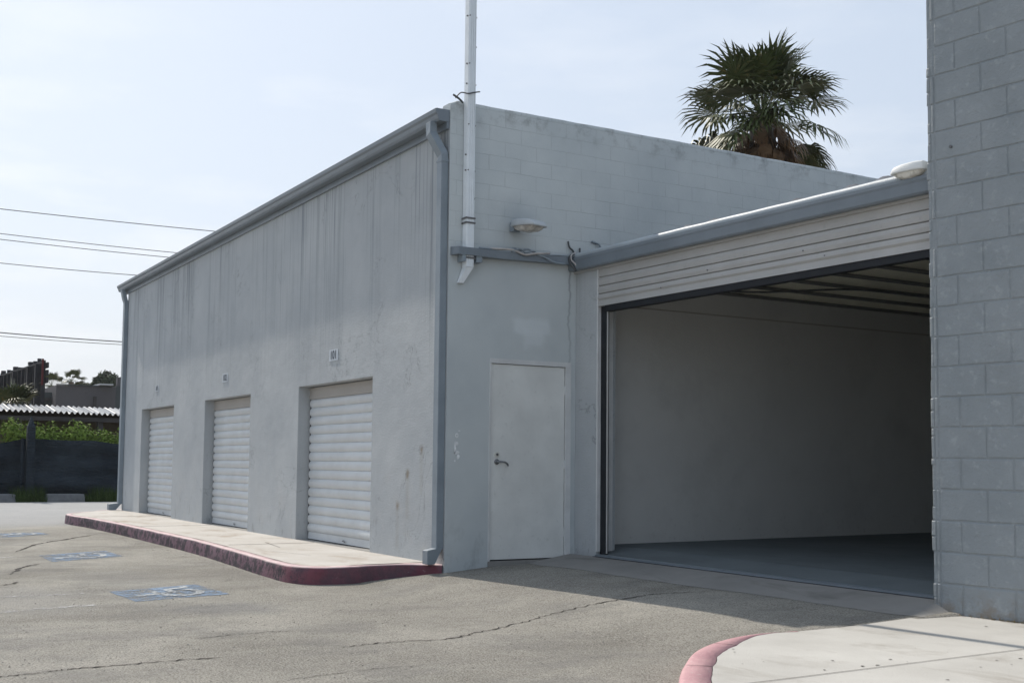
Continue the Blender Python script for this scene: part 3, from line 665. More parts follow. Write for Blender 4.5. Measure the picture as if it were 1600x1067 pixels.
# ------------------------------------------------------------ flood lamps
def lamp(base, ang, label, lens, tilt=0., hm=None):
    t = thing('wall_lamp', (0, 0, 0), label, 'lamp', 'wall flood lamps')
    MB().box(0, .07, -.05, .05, -.045, .06).build('wall_box', PIPE, t, bevel=.008)
    MB().tube([(.06, 0, .02), (.10, 0, .025)], .026, 12).build('arm', STEEL, t)
    st = [(.075, .075, .055), (.095, .125, .072), (.17, .145, .078), (.30, .148, .072), (.38, .14, .058), (.415, .12, .03), (.43, .10, .008)]
    def loft(rows, name, mt):
        mb = MB(); n = len(rows[0])
        for r in rows: mb.v += [Vector(p) for p in r]
        for i in range(len(rows)-1):
            for k in range(n): mb.f.append((i*n+k, i*n+(k+1) % n, (i+1)*n+(k+1) % n, (i+1)*n+k)); mb.mi.append(0)
        mb.f += [tuple(range(n))[::-1], tuple((len(rows)-1)*n+k for k in range(n))]; mb.mi += [0, 0]
        o = mb.build(name, mt, t, smooth=True); md = o.modifiers.new('b', 'BEVEL'); md.width = .004; md.limit_method = 'ANGLE'; return o
    loft([[(x, -w_, -.004), (x, -w_, .012), (x, -w_*.95, h*.8), (x, -w_*.78, h), (x, w_*.78, h), (x, w_*.95, h*.8), (x, w_, .012), (x, w_, -.004)] for x, w_, h in st], 'housing', hm or WHITEP)
    sl = [(.10, .09, .02), (.14, .12, .045), (.22, .125, .062), (.30, .125, .060), (.37, .11, .042), (.42, .075, .008)]
    loft([[(x, -w_, -.005), (x, -w_*.8, -d*.8), (x, -w_*.4, -d), (x, w_*.4, -d), (x, w_*.8, -d*.8), (x, w_, -.005)] for x, w_, d in sl], 'lens', lens)
    t.scale = (.9, .9, .9) if hm is None else (1, 1, 1); t.location = base; t.rotation_euler = (0, tilt, ang); return t
lamp((BX, 6.57, 3.70), R_(14), 'grey wall lamp with curved glass lens above the entry door', LENS2, .06, LAMPG)
lamp((-6.262, 7.60, 3.475), math.pi+R_(7), 'white wall lamp on the left edge of the block building above the garage gutter', LENS)

# ------------------------------------------------------------ garage bay
J = V(-11.172, 7.42, 0); yc = .045713; U = V(math.cos(yc), math.sin(yc), 0); N = V(math.sin(yc), -math.cos(yc), 0); Z = V(0, 0, 1)
gar = thing('garage_bay', (-8.7, 9, 0), 'open garage bay with half-raised wide slatted door and grey gutter roof', 'garage')
W_ = 4.95
def P(u, n, z): return J+U*u+N*n+Z*z
def cb(u0, u1, n0, n1, z0, z1, name, mt, par=gar, **k): return MB().obox(J, U, N, Z, u0, u1, n0, n1, z0, z1).build(name, mt, par, **k)
cb(.004, .405, -.25, .006, -.1, 3.30, 'stucco_pier', STUCCO)
cb(.405, .428, -.2, .014, .16, 3.28, 'door_guide', FRAMEP)
cb(.428, .535, -.06, -.03, .10, 3.0, 'guide_channel', RUBBER)
cb(.535, .556, -.035, -.028, .145, 2.79, 'guide_angle', CSLAT)
# raised curtain: a few slats between gutter and bottom rail
mb = MB(); zz = [(3.30, .012), (3.18, .004), (3.172, -.012), (3.165, .010), (3.13, .016), (3.083, .010), (3.076, -.010), (3.068, .012), (3.03, .018), (2.995, .010), (2.988, -.008), (2.98, .014), (2.955, .020), (2.935, .022), (2.915, .006), (2.86, .012), (2.85, .016)]
NX = 14
for i in range(len(zz)-1):
    for k in range(NX):
        ua, ub = .43+(W_-.43)*k/NX, .43+(W_-.43)*(k+1)/NX
        mb.quad(P(ua, zz[i][1], zz[i][0]), P(ub, zz[i][1], zz[i][0]), P(ub, zz[i+1][1], zz[i+1][0]), P(ua, zz[i+1][1], zz[i+1][0]))
mb.quad(P(.43, .016, 2.85), P(W_, .016, 2.85), P(W_, -.09, 2.85), P(.43, -.09, 2.85))
rd = mb.build('roll_up_door', CSLAT, gar)
cb(.535, W_, -.085, .004, 2.785, 2.849, 'rubber_seal', RUBBER, rd)
mb = MB()
for (u, z) in ((2.2, 3.02), (3.45, 3.03), (1.5, 2.93), (3.7, 2.95)): MB().tube([P(u, .006, z), P(u, .024, z)], .007, 6).build('rivet', STEEL, rd)
cb(.0, W_, .02, .035, 3.262, 3.285, 'door_trim', CSLAT, rd)
# fascia gutter with rounded top roll
mb = MB(); pr = [(.02, 3.285), (.10, 3.285), (.112, 3.30), (.118, 3.38), (.125, 3.40), (.125, 3.425), (.06, 3.43), (.0, 3.43), (.0, 3.285)]
mb.add([P(-.02, a_, b_) for a_, b_ in pr]+[P(W_, a_, b_) for a_, b_ in pr], [tuple(range(9)), tuple(range(17, 8, -1))]+[(i, (i+1) % 9, 9+(i+1) % 9, 9+i) for i in range(9)])
mb.build('fascia_gutter', TRIM, gar)
pts = [P(-.02+W_*i/40, .06, 3.447+.0012*math.sin(i*1.3)) for i in range(41)]
MB().tube(pts, .040, 18).build('roof_roll', paint('roof_roll_paint', (.36, .40, .43), .5, .1, 3, .4), gar, smooth=True)
mb = MB(); mb.hexa([P(.004, .03, 3.36), P(W_, .03, 3.36), P(W_, -7.6, 3.36), P(.004, -7.2, 3.36), P(.004, .03, 3.44), P(W_, .03, 3.44), P(W_, -7.6, 3.5), P(.004, -7.2, 3.5)])
rf = mb.build('roof', ROOFING, gar)
for i, u in enumerate([.62, 1.35, 1.85, 2.25, 2.62, 3.0, 3.33, 3.55, 3.95, 4.3]):
    mb = MB(); n0 = 12; L_ = rnd.uniform(.10, .22); hh = rnd.uniform(.03, .055)
    for k in range(n0+1):
        t_ = k/n0; h2 = hh*math.sin(math.pi*t_)**.8*(1+.3*mnoise.noise(V(t_*5, i*3.1, 0)))
        for nn_, q in ((-.0, 0), (-.03, 1), (-.12, 1), (-.2, 0)): mb.v.append(P(u-L_+2*L_*t_, nn_, 3.44+(.045+h2)*q))
    for k in range(n0):
        for q in range(3): mb.f.append((k*4+q, k*4+q+1, k*4+5+q, k*4+4+q)); mb.mi.append(0)
    mb.build('roofing_lump', ROOFING, rf, smooth=True)
# inside: deck underside, joists, back wall, right wall
MB().box(BX+.03, -5.0, 7.75, 15.0, 3.345, 3.355).build('ceiling_deck', DECK, gar)
for i, x in enumerate([-10.95, -10.35, -9.75, -9.15, -8.55, -7.95, -7.35, -6.75]):
    jo = MB().box(x, x+.05, 7.78, 14.9, 3.19, 3.34).build('ceiling_joist', CREAM, gar); MB().box(x-.03, x+.08, 7.78, 14.9, 3.165, 3.187).build('flange', FLANGE, jo)
MB().tube(catmull([(-10.7, 8.2, 3.14), (-10.2, 9.2, 3.09), (-9.6, 10.2, 3.13), (-9.0, 11.3, 3.05), (-8.2, 12.4, 3.13)], 6), .012, 6).build('slack_cable', CABLE, gar, smooth=True)
MB().box(-12, -4, 14.9, 15.05, 0, 3.36).build('back_wall', INWALL, gar)
MB().box(-6.15, -6.0, 7.66, 14.9, 0, 3.36).build('side_wall', INWALL, gar)
# floor rises a little behind the threshold
mb = MB(); yy = [0, .03, .42, 7.5]; zs2 = [(.128, .105), (.132, .110), (.200, .165), (.235, .235)]
for i in range(3):
    for k in range(10):
        u_0, u_1 = 5.2*k/10, 5.2*(k+1)/10; zf = lambda j, u: zs2[j][0]+(zs2[j][1]-zs2[j][0])*u/5.2
        mb.quad(P(u_0, -yy[i], zf(i, u_0)), P(u_1, -yy[i], zf(i, u_1)), P(u_1, -yy[i+1], zf(i+1, u_1)), P(u_0, -yy[i+1], zf(i+1, u_0)))
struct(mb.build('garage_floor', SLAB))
mb = MB(); mb.hexa([P(.43, -.004, .0), P(5.1, -.004, .0), P(5.1, .045, .0), P(.43, .045, .0), P(.43, -.004, .134), P(5.1, -.004, .112), P(5.1, .045, .106), P(.43, .045, .128)])
mb.build('threshold_angle', TRIM, gar)
mb = MB(); mb.hexa([P(.43, .045, .02), P(5.1, .045, .02), P(5.1, .075, .02), P(.43, .075, .02), P(.43, .045, .112), P(5.1, .045, .088), P(5.1, .075, .0885), P(.43, .075, .1125)])
mb.build('threshold_joint', RUBBER, gar)
# apron
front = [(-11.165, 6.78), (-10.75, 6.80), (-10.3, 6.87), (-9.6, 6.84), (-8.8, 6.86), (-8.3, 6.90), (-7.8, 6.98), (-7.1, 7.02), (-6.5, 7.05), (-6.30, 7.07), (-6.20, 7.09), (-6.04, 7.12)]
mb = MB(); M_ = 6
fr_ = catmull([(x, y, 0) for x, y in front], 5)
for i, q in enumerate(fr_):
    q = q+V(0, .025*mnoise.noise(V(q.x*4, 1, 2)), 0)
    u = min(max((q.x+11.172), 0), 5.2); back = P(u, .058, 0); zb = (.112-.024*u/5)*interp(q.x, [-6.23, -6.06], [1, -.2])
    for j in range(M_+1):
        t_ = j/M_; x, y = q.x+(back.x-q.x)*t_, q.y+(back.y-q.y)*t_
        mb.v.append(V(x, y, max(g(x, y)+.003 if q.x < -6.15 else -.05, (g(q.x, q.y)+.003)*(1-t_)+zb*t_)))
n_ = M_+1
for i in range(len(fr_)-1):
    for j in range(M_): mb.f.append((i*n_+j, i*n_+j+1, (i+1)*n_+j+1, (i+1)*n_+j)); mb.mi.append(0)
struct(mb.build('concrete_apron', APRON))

# ------------------------------------------------------------ block building on the right
yd = .12245255; UD = V(math.cos(yd), math.sin(yd), 0); ND = V(math.sin(yd), -math.cos(yd), 0); O = V(-6.193, 7.468, 0)
blk = thing('block_building', (-4, 8.5, 0), 'tall grey painted concrete block building at the right edge', 'building')
zl = [.0]; s_ = .2395
zk = .227
zl = [zk-.2395, zk]
for k in range(19+8): zl.append(zl[-1]+.2387-(.2387-.2240)*min(k, 18)/18)
def PD(u, n, z): return O+UD*u+ND*n+Z*z
mb = MB(); NSEG = 5
def block(u0, u1, z0, z1, tilt, mi=0):
    c_ = min(.007*rnd.uniform(.7, 1.5), (u1-u0)*.2); gp = .0028; u0 += gp; u1 -= gp; z0 += gp; z1 -= gp
    du, dz = u1-u0, z1-z0; n0 = -.012
    us = [u0, u0+c_*.4, u0+c_, u0+c_*1.5]+[u0+c_+(du-2*c_)*t for t in (.25, .5, .75)]+[u1-c_*1.5, u1-c_, u1-c_*.4, u1]
    zs = [z0, z0+c_*.4, z0+c_, z0+c_*1.5, z0+dz*.35, z0+dz*.65, z1-c_*1.5, z1-c_, z1-c_*.4, z1]
    eu = [0, .6, 1, 1, 1, 1, 1, 1, 1, .6, 0]; ez = [0, .6, 1, 1, 1, 1, 1, 1, .6, 0]
    b = len(mb.v)
    for j, z in enumerate(zs):
        for i, u in enumerate(us):
            e = min(eu[i], ez[j]); q = n0*(1-e)+tilt[0]*(u-(u0+u1)/2)+tilt[1]*(z-(z0+z1)/2)+tilt[2]
            ju = .0018*mnoise.noise(V(u*9, z*14, 2)) if 0 < i < 10 else .0055*mnoise.noise(V(z*30, u, 5))
            jz = .003*mnoise.noise(V(u*16, z*3, 9))
            q += .0004*mnoise.noise(V(u*7, z*7, 7))
            mb.v.append(PD(u+ju, q, z+jz))
    nu = len(us)
    for j in range(len(zs)-1):
        for i in range(nu-1): mb.f.append((b+j*nu+i, b+j*nu+i+1, b+(j+1)*nu+i+1, b+(j+1)*nu+i)); mb.mi.append(mi)
for r in range(len(zl)-1):
    rel = r-4   # row whose base line is .227+.2387*3 -> joint pattern
    typ = (r % 2 == 0)
    u = 0.0; first = .18 if typ else .395
    edges = [0.0, first]
    while edges[-1] < 7.5: edges.append(edges[-1]+.425)
    for i in range(len(edges)-1):
        if edges[i] > 2.6: tl = (0, 0, 0)
        else: tl = (rnd.uniform(-.002, .002), rnd.uniform(-.004, .004), rnd.uniform(-.001, .001))
        block(edges[i], edges[i+1], zl[r], zl[r+1], tl)
    # narrow broken strip left of the groove
    zm = zl[r]+(zl[r+1]-zl[r])*rnd.uniform(.35, .8); e_ = rnd.uniform(-.010, .006)
    block(-.070+e_, -.034, zl[r], zm, (rnd.uniform(-.15, .15), rnd.uniform(-.03, .03), rnd.uniform(-.008, .002)))
    block(-.070+e_+rnd.uniform(-.006, .006), -.034, zm, zl[r+1], (rnd.uniform(-.15, .15), rnd.uniform(-.03, .03), rnd.uniform(-.008, .002)))
    block(-.036, -.003, zl[r], zl[r+1], (rnd.uniform(-.2, .2), rnd.uniform(-.02, .02), rnd.uniform(-.006, .004)))
mb.build('block_face', CMU, blk, smooth=True)
mb = MB(); mb.obox(O, UD, ND, Z, -.062, 7.9, -5.0, -.0065, 0, zl[-1]+.02)
mb.build('mortar_core', CMU, blk)
mb = MB(); mb.obox(O, UD, ND, Z, -.08, 7.95, -5.0, .02, zl[-1]+.022, zl[-1]+.10); mb.build('parapet_cap', CMU, blk)
MB().tube([PD(.29-.18+.03, 0, 3.58), PD(.14, .012, 3.58)], .012, 8).build('anchor_bolt', STEEL, blk)

# dry weeds and leaf litter at its foot
a = M('dry_weed', .8, .2); a.color(a.mix(a.ramp(a.noise(20, 3), .3, .7), (.20, .10, .04), (.32, .27, .13))); WEED = a.m
mb = MB()
for i in range(420):
    u = rnd.choice([rnd.gauss(.0, .1), rnd.gauss(.55, .12), rnd.gauss(.85, .15), rnd.uniform(0, 2)]); b = PD(u, rnd.uniform(.0, .05), 0.002)
    d = V(rnd.uniform(-1, 1), rnd.uniform(-1, .3), rnd.uniform(0.02, .6)).normalized()*rnd.uniform(.012, .04); s2 = V(-d.y, d.x, 0).normalized()*.003
    mb.add([b-s2, b+s2, b+d], [(0, 1, 2)])
tag(mb.build('dry_weeds', WEED, recalc=False), 'dry brown weeds and leaf litter at the foot of the block wall', 'weeds', kind='stuff')
mb = MB()
for i in range(260):
    x = rnd.uniform(-11.5, -10.9); b = V(rnd.uniform(-5.3, -4.6), 0, 0); tq = rnd.random(); q = inn[int(rnd.uniform(14, 40))]
for i in range(160):
    q = pp[int(rnd.uniform(14, 22))]; nn = norm_at(pp, 16); b = V(q.x, q.y, 0)+nn*rnd.uniform(.0, .09); b.z = g(b.x, b.y)+.003
    d = V(rnd.uniform(-1, 1), rnd.uniform(-1, 1), rnd.uniform(0.02, .5)).normalized()*rnd.uniform(.01, .03); s2 = V(-d.y, d.x, 0).normalized()*.003
    mb.add([b-s2, b+s2, b+d], [(0, 1, 2)])
tag(mb.build('leaf_litter', WEED, recalc=False), 'brown leaf litter in the gutter beside the pink curb', 'leaf litter', kind='stuff')

# ------------------------------------------------------------ fan palms
def leafmat(name, c0, c1, c2):
    a = M(name, .5, .35); c = a.mix(a.ramp(a.noise(1.5, 3), .3, .7), c0, c1); c = a.mix(a.ramp(a.noise(7, 3), .55, .7), c, c2)
    a.color(c); return a.m
GREEN = leafmat('palm_green', (.045, .065, .018), (.08, .10, .03), (.15, .12, .04))
DEAD = leafmat('palm_dead', (.17, .10, .055), (.26, .17, .10), (.10, .07, .045))
TRUNK = leafmat('palm_trunk', (.09, .07, .05), (.14, .11, .08), (.05, .04, .03))
def fan_leaf(mb, base, d, pet, rad, droop, rn, spread=2.0, nseg=30, wid=1.):
    d = d.normalized(); side = d.cross(Z)
    if side.length < .1: side = V(1, 0, 0)
    side.normalize(); side = (side+V(0, 0, rn.uniform(-.25, .25))).normalized(); upv = side.cross(d).normalized()
    p = [base]; dd = d.copy()
    for i in range(5): dd = (dd-Z*droop*.10).normalized(); p.append(p[-1]+dd*pet/5)
    mb.tube(p, [.022, .018, .015, .013, .012, .010], 4, cap=False)
    hub = p[-1]; upv = side.cross(dd).normalized()
    for k in range(nseg):
        an = (k/(nseg-1)-.5)*2*spread+rn.uniform(-.03, .03); L = rad*(1-.28*abs(an/spread)**2)*rn.uniform(.86, 1.08)
        dr_ = (dd*math.cos(an)+side*math.sin(an)).normalized(); w0 = .037*wid
        q0 = hub; q1 = hub+dr_*L*.45+upv*(.05*math.cos(k*math.pi)); d2 = (dr_-Z*droop*.30).normalized(); q2 = q1+d2*L*.30; d3 = (d2-Z*(droop*.8+rn.uniform(.0, .35))).normalized(); q3 = q2+d3*L*.27
        s2 = dr_.cross(upv).normalized()
        mb.add([q0, q1-s2*w0, q1+s2*w0, q2-s2*w0*.7, q2+s2*w0*.7, q3], [(0, 1, 2), (1, 3, 4, 2), (3, 5, 4)])
def palm(x, y, zc, label, leaves, dead, seed, tr=.2, pet=1.0, rad=.95, zb=-.2, cat='palm tree'):
    rn = random.Random(seed); t = thing('palm_tree', (x, y, zb), label, cat); c0 = V(x, y, zc)
    n = 10; MB().tube([(x, y, zb+(zc-zb)*i/n) for i in range(n+1)], [tr*(1.25-.25*i/n) for i in range(n+1)], 10).build('trunk', TRUNK, t)
    mb = MB()
    for i in range(leaves):
        e = math.asin(rn.uniform(-.5, .95)) if i > leaves*.22 else R_(rn.uniform(58, 88)); az = i*2.39996+rn.uniform(-.3, .3)
        d = V(math.cos(az)*math.cos(e), math.sin(az)*math.cos(e), math.sin(e))
        fan_leaf(mb, c0+V(0, 0, rn.uniform(-.15, .1)), d, pet*(1.28-.42*max(0, math.sin(e)))*rn.uniform(.8, 1.05), rad*rn.uniform(.8, 1.05), .25+.45*(1-max(0, math.sin(e)))+rn.uniform(0, .2), rn, rn.uniform(1.45, 2.05))
    mb.build('crown', GREEN, t, recalc=False)
    mb = MB()
    for i in range(dead):
        az = i*2.39996; e = rn.uniform(-1.4, -.25)
        d = V(math.cos(az)*math.cos(e), math.sin(az)*math.cos(e), math.sin(e))
        fan_leaf(mb, c0+V(0, 0, rn.uniform(-.7, -.1)), d, pet*rn.uniform(.45, .95), rad*rn.uniform(.55, .85), 1.1, rn, .8, 16, .8)
    for i in range(int(dead*1.6)):
        az = i*2.39996; zo = rn.uniform(-2.4, -.05); d = V(math.cos(az)*.62, math.sin(az)*.62, -.9)
        fan_leaf(mb, c0+V(math.cos(az)*tr, math.sin(az)*tr, zo), d, pet*.30, rad*rn.uniform(.5, .75), .5, rn, .55, 14, 1.0)
    mb.build('dead_skirt', DEAD, t, recalc=False)
    return t
palm(-19.9, 18.25, 9.05, 'tall fan palm with shaggy brown skirt rising behind the parapet', 54, 70, 11, .30, 1.12, 1.0)
palm(-49.0, 6.6, 3.0, 'low brownish fan palm behind the corrugated roof at the left edge', 20, 15, 6, .2, .7, .7)

# ------------------------------------------------------------ street edge: fence, hedge, canopy, weeds, stones
a = M('fence_screen', .75, .2)
c = a.mix(a.ramp(a.noise(1.2, 5, .6), .3, .7), (.016, .024, .034), (.038, .052, .066)); c = a.mix(a.ramp(a.noise(3, 5, .7, (1, 1, 4)), .6, .7, 0, .5), c, (.045, .055, .065))  # paler streaks paint the light caught on cloth wrinkles
a.color(c).bump(a.noise(5, 5, .7, (1, .6, 2.5), dist=1), .12); SCREEN = a.m
fx = -38.0
fe = thing('screened_fence', (fx, 8, -.15), 'sagging fence hung with dark blue windscreen cloth across the street', 'fence')
mb = MB(); ny, nz_ = 110, 14
def ftop(y): return interp(y, [0, 4.0, 4.8, 5.45, 5.8, 6.8, 7.4, 8.3, 12, 25], [1.5, 1.42, 1.56, 1.72, 1.72, 1.68, 1.70, 1.58, 1.65, 1.6])
for i in range(ny+1):
    y = -8+34*i/ny
    for j in range(nz_+1):
        t_ = j/nz_; z = -.2+(ftop(y)+.2)*t_
        o_ = .16*mnoise.noise(V(y*.9, z*1.3, 0))+  .10*mnoise.noise(V(y*2.3-z*1.5, z*2.6, 5))+.05*math.sin(z*9+y*.8+1.5*mnoise.noise(V(y*.7, z, 8)))
        mb.v.append(V(fx+o_*1.3, y, z))
for i in range(ny):
    for j in range(nz_): mb.f.append((i*(nz_+1)+j, (i+1)*(nz_+1)+j, (i+1)*(nz_+1)+j+1, i*(nz_+1)+j+1)); mb.mi.append(0)
mb.build('screen_cloth', SCREEN, fe, smooth=True)
STONE = paint('old_stone', (.13, .135, .14), .9, .2, 5)
mb = MB(); mb.box(fx+.26, fx+.5, 5.48, 5.70, -.2, 2.05); mb.add([(fx+.26, 5.48, 2.05), (fx+.5, 5.48, 2.05), (fx+.5, 5.70, 2.05), (fx+.26, 5.70, 2.05), (fx+.38, 5.59, 2.40)], [(0, 1, 4), (1, 2, 4), (2, 3, 4), (3, 0, 4)])
mb.build('pointed_post', SCREEN, fe)
MB().tube([(fx+.36, 5.38, -.2), (fx+.36, 5.38, 1.72)], .05, 8).build('post', SCREEN, fe)
for yy in (-2, 2, 12, 17, 22): MB().tube([(fx+.12, yy, -.2), (fx+.12, yy, 1.7)], .05, 8).build('post', SCREEN, fe)
for (ya, yb, lb) in ((5.95, 7.05, 'pale broken curb stone under the dark fence, right of the pointed post'), (4.3, 5.15, 'pale curb stone at the left edge under the dark fence')):
    mb = MB(); mb.hexa([(-37.2, ya, -.2), (-36.75, ya, -.2), (-36.75, yb, -.2), (-37.2, yb-.1, -.2), (-37.2, ya+.05, .10), (-36.85, ya+.04, .08), (-36.85, yb-.02, .09), (-37.2, yb-.15, .10)])
    tag(mb.build('curb_stone', STONE, bevel=.02), lb, 'curb stone', 'curb stones by the fence')
def foliage(name, c0, c1, c2, sc=1.2):
    a = M(name, .55, .3); c = a.mix(a.ramp(a.noise(sc, 4), .3, .7), c0, c1); c = a.mix(a.ramp(a.noise(sc*8, 3), .5, .65), c, c2)
    a.color(c); a.b.inputs['Roughness'].default_value = .85; a.b.inputs['Specular IOR Level'].default_value = .12; return a.m
HEDGE = foliage('hedge_leaf', (.07, .125, .02), (.145, .215, .035), (.21, .27, .06))
mb = MB(); rn = random.Random(8)
def clump(mb, c_, R, n, s, rn, shell=.55):
    for i in range(n):
        d = V(rn.gauss(0, 1), rn.gauss(0, 1), rn.gauss(0, 1)).normalized(); r = (shell+(1-shell)*rn.random())
        p = V(c_.x+d.x*R.x*r, c_.y+d.y*R.y*r, c_.z+d.z*R.z*r); a1 = V(rn.gauss(0, 1), rn.gauss(0, 1), rn.gauss(0, 1)).normalized(); a2 = a1.cross(d)
        if a2.length < .1: continue
        a2.normalize(); s1 = s*rn.uniform(.6, 1.4)
        mb.add([p-a1*s1, p+a2*s1*.45, p+a1*s1, p-a2*s1*.45], [(0, 1, 2, 3)])
for i in range(46):
    y = 5.4+i*.2
    clump(mb, V(-40+rn.uniform(-.3, .3), y, rn.uniform(1.15, 1.9)), V(.55, .45, .55+rn.uniform(0, .2)), 700, .06, rn, .25)
hd = thing('hedge', (-40, 10, -.2), 'bright green leafy hedge behind the dark fence', 'hedge')
mb.build('foliage', HEDGE, hd, recalc=False)
mb = MB()
for i in range(14): mb.tube([(-40, 5.6+i*.65, -.2), (-40+rn.uniform(-.1, .1), 5.6+i*.65+rn.uniform(-.2, .2), 1.4)], .035, 5)
mb.build('stems', TRUNK, hd)
GRASS = foliage('verge_grass', (.018, .034, .010), (.035, .06, .015), (.06, .085, .03))
mb = MB()
for i in range(5200):
    y = rn.uniform(2, 12); hh = rn.uniform(.05, .22)*(1.9 if (7.3 < y < 8.2 or 5.1 < y < 5.95) else 1); x = rn.uniform(-37.7, -36.95) if 4.2 < y < 7.1 and not 5.1 < y < 5.95 else rn.uniform(-37.7, -36.6)
    if rn.random() < .4 and not (5 < y < 6 or y > 7): continue
    d = V(rn.uniform(-.5, .5), rn.uniform(-.5, .5), 1)*hh
    mb.add([(x, y-.012, -.2), (x, y+.012, -.2), (x+d.x, y+d.y, -.2+hh*1.3+.05)], [(0, 1, 2)])
tag(mb.build('verge_weeds', GRASS, recalc=False), 'green weeds growing along the foot of the dark fence', 'weeds', kind='stuff')

# canopy with corrugated roof
CORR = paint('corrugated_metal', (.40, .41, .42), .45, .1, 1.2, .4)
TAN = paint('tan_wall', (.13, .105, .08), .85, .15, 1.5)
DARKW = paint('dark_shed_wall', (.055, .05, .05), .85, .2, 1.5)
cp = thing('canopy', (-48, 8, -.2), 'low shed with a white corrugated metal roof behind the hedge', 'shed')
mb = MB(); ny = 700; prevc = None
for i in range(ny+1):
    y = -6+32*i/ny; zc = .055*math.sin(2*math.pi*y/.195); dz = -.012*(y-6)
    cur = [V(-46, y, 2.86+zc+dz), V(-48.0, y, 3.16+zc+dz)]
    if prevc: mb.quad(prevc[0], cur[0], cur[1], prevc[1])
    prevc = cur
mb.build('roof', CORR, cp, smooth=True)
MB().box(-46.25, -46.1, -6, 26, 2.52, 2.68).build('roof_beam', DARKW, cp)
MB().box(-48.2, -48.0, -6, 26, -.2, 3.0).build('wall', TAN, cp)
MB().box(-47.99, -46.3, -6, 26, 2.62, 2.66).build('soffit', DARKW, cp)
for yy in (6.45, 9.3, 3.1, 12.5, 16): MB().box(-46.4, -46.2, yy-.1, yy+.1, -.2, 2.6).build('post', DARKW, cp)

# dark building beyond
fb = thing('flat_roofed_building', (-86, 18, -.2), 'dark flat-roofed commercial building beyond the corrugated shed roof', 'building')
BW = paint('dark_far_wall', (.10, .095, .10), .85, .1, .4)
BW2 = paint('dark_far_wall_green', (.065, .075, .078), .85, .1, .4)
MB().box(-92, -80, 13.3, 17.0, -.2, 5.85).build('wall', BW, fb)
MB().box(-92, -80.0, 17.003, 30, -.2, 5.95).build('wall', BW2, fb)
MB().box(-90, -81.5, 11.0, 13.297, -.2, 5.45).build('wall', BW2, fb)
MB().box(-80.05, -79.9, 13.3, 16.6, 5.86, 5.93).build('parapet_cap', BW2, fb)
MB().box(-82, -79.6, 15.9, 16.75, 5.95, 6.05).build('roof_hatch', CORR, fb)
MB().box(-79.99, -79.7, 15.6, 15.75, 3.9, 5.2).build('downpipe', DARKW, fb)
MB().box(-81.48, -81.3, 11.9, 13.2, 4.9, 5.1).build('door_head', DARKW, fb)
MB().box(-79.99, -79.8, 13.9, 14.4, 4.35, 4.6).build('wall_vent', STONE, fb)
MB().box(-81, -80.5, 17.2, 17.45, 5.955, 6.55).build('chimney', BW, fb)
rf2 = MB(); rf2.add([(-95, 11.5, 5.4), (-83, 12.2, 5.4), (-83, 14.5, 5.4), (-95, 15.5, 5.4), (-93, 12.7, 6.6)], [(0, 1, 4), (1, 2, 4), (2, 3, 4), (3, 0, 4)])
rf2.build('pale_roof', STONE, fb)

# billboard frame seen from behind
RUST = paint('dark_lattice_steel', (.035, .035, .04), .7, .3, 3)
bb = thing('billboard_frame', (-52, 7.7, -.2), 'dark steel back frame of a billboard above the corrugated roof', 'billboard')
A_, B_ = V(-50, 7.93, 0), V(-60.5, 7.55, 0); D_ = (B_-A_); L_ = D_.length; D_.normalize(); Nb = V(-D_.y, D_.x, 0)
def bbx(s0, s1, n0, n1, z0, z1, name, mt=RUST): return MB().obox(A_, D_, Nb, Z, s0, s1, n0, n1, z0, z1).build(name, mt, bb)
for k_ in range(3): bbx(0, L_, -.08, .0, 4.15+.3*k_, 4.15+.3*k_+.22, 'panel_board')
for i in range(13):
    s0 = .12+i*(L_-.3)/12; hh = 5.08+rn.uniform(-.1, .12)
    bbx(s0, s0+.13, .02, .16, 3.95 if i > 2 else 3.3, hh, 'upright')
for zz in (4.12, 4.92): bbx(0, L_, .165, .2, zz, zz+.07, 'rail')
for s0 in (.25, 1.9, 5.2, 8.4): bbx(s0, s0+.2, .23, .38, -.2, 4.9, 'main_post')
bbx(-.03, -.005, .12, .2, 4.05, 5.1, 'red_edge', paint('red_edge_paint', (.10, .02, .022), .7))
for s0 in (3.0, 6.4, 9.4): bbx(s0, s0+.3, -.05, .12, 5.05, 5.05+rn.uniform(.08, .22), 'lamp_box')

# trees beyond
TREE = foliage('far_tree_leaf', (.022, .034, .018), (.040, .055, .028), (.06, .075, .035), .25)
def tree(x, y, z0, z1, r, label, seed, n=1600, s=.22, grp='trees beyond the far building'):
    rn = random.Random(seed); t = thing('tree', (x, y, -.2), label, 'tree', grp)
    mbt = MB().tube([(x, y, -.2), (x+.1, y, z0+.4)], [.35, .18], 7)
    mb = MB(); kk = 16
    for i in range(kk):
        a_ = rn.uniform(0, 6.28); h_ = rn.random(); rr = r*(1-.55*abs(h_-.4)*1.6)*rn.uniform(.1, .75)
        c_ = V(x+math.cos(a_)*rr, y+math.sin(a_)*rr, z0+(z1-z0)*(.12+.80*h_)); q = r*rn.uniform(.35, .55)
        clump(mb, c_, V(q, q, q*.75), n//kk, s, rn, .3); mbt.tube([(x, y, z0*.8), (c_.x, c_.y, c_.z)], [.12, .04], 5)
    mbt.build('trunk', TRUNK, t); mb.build('crown', TREE, t, recalc=False); return t
tree(-130, 26.4, 2, 10.2, 2.7, 'large dark tree, tallest of those beyond the far building', 1, 7500, .30)
tree(-130, 24.1, 2, 9.3, 1.5, 'narrow dark tree just left of the tallest one', 2, 3500, .26)
tree(-132, 28.8, 2, 8.9, 1.6, 'dark tree at the edge of the storage building, right of the tallest one', 3, 3500, .26)
tree(-140, 22.3, 2, 8.9, 1.3, 'small grey-green tree far left of the tallest one', 4, 2500, .22)
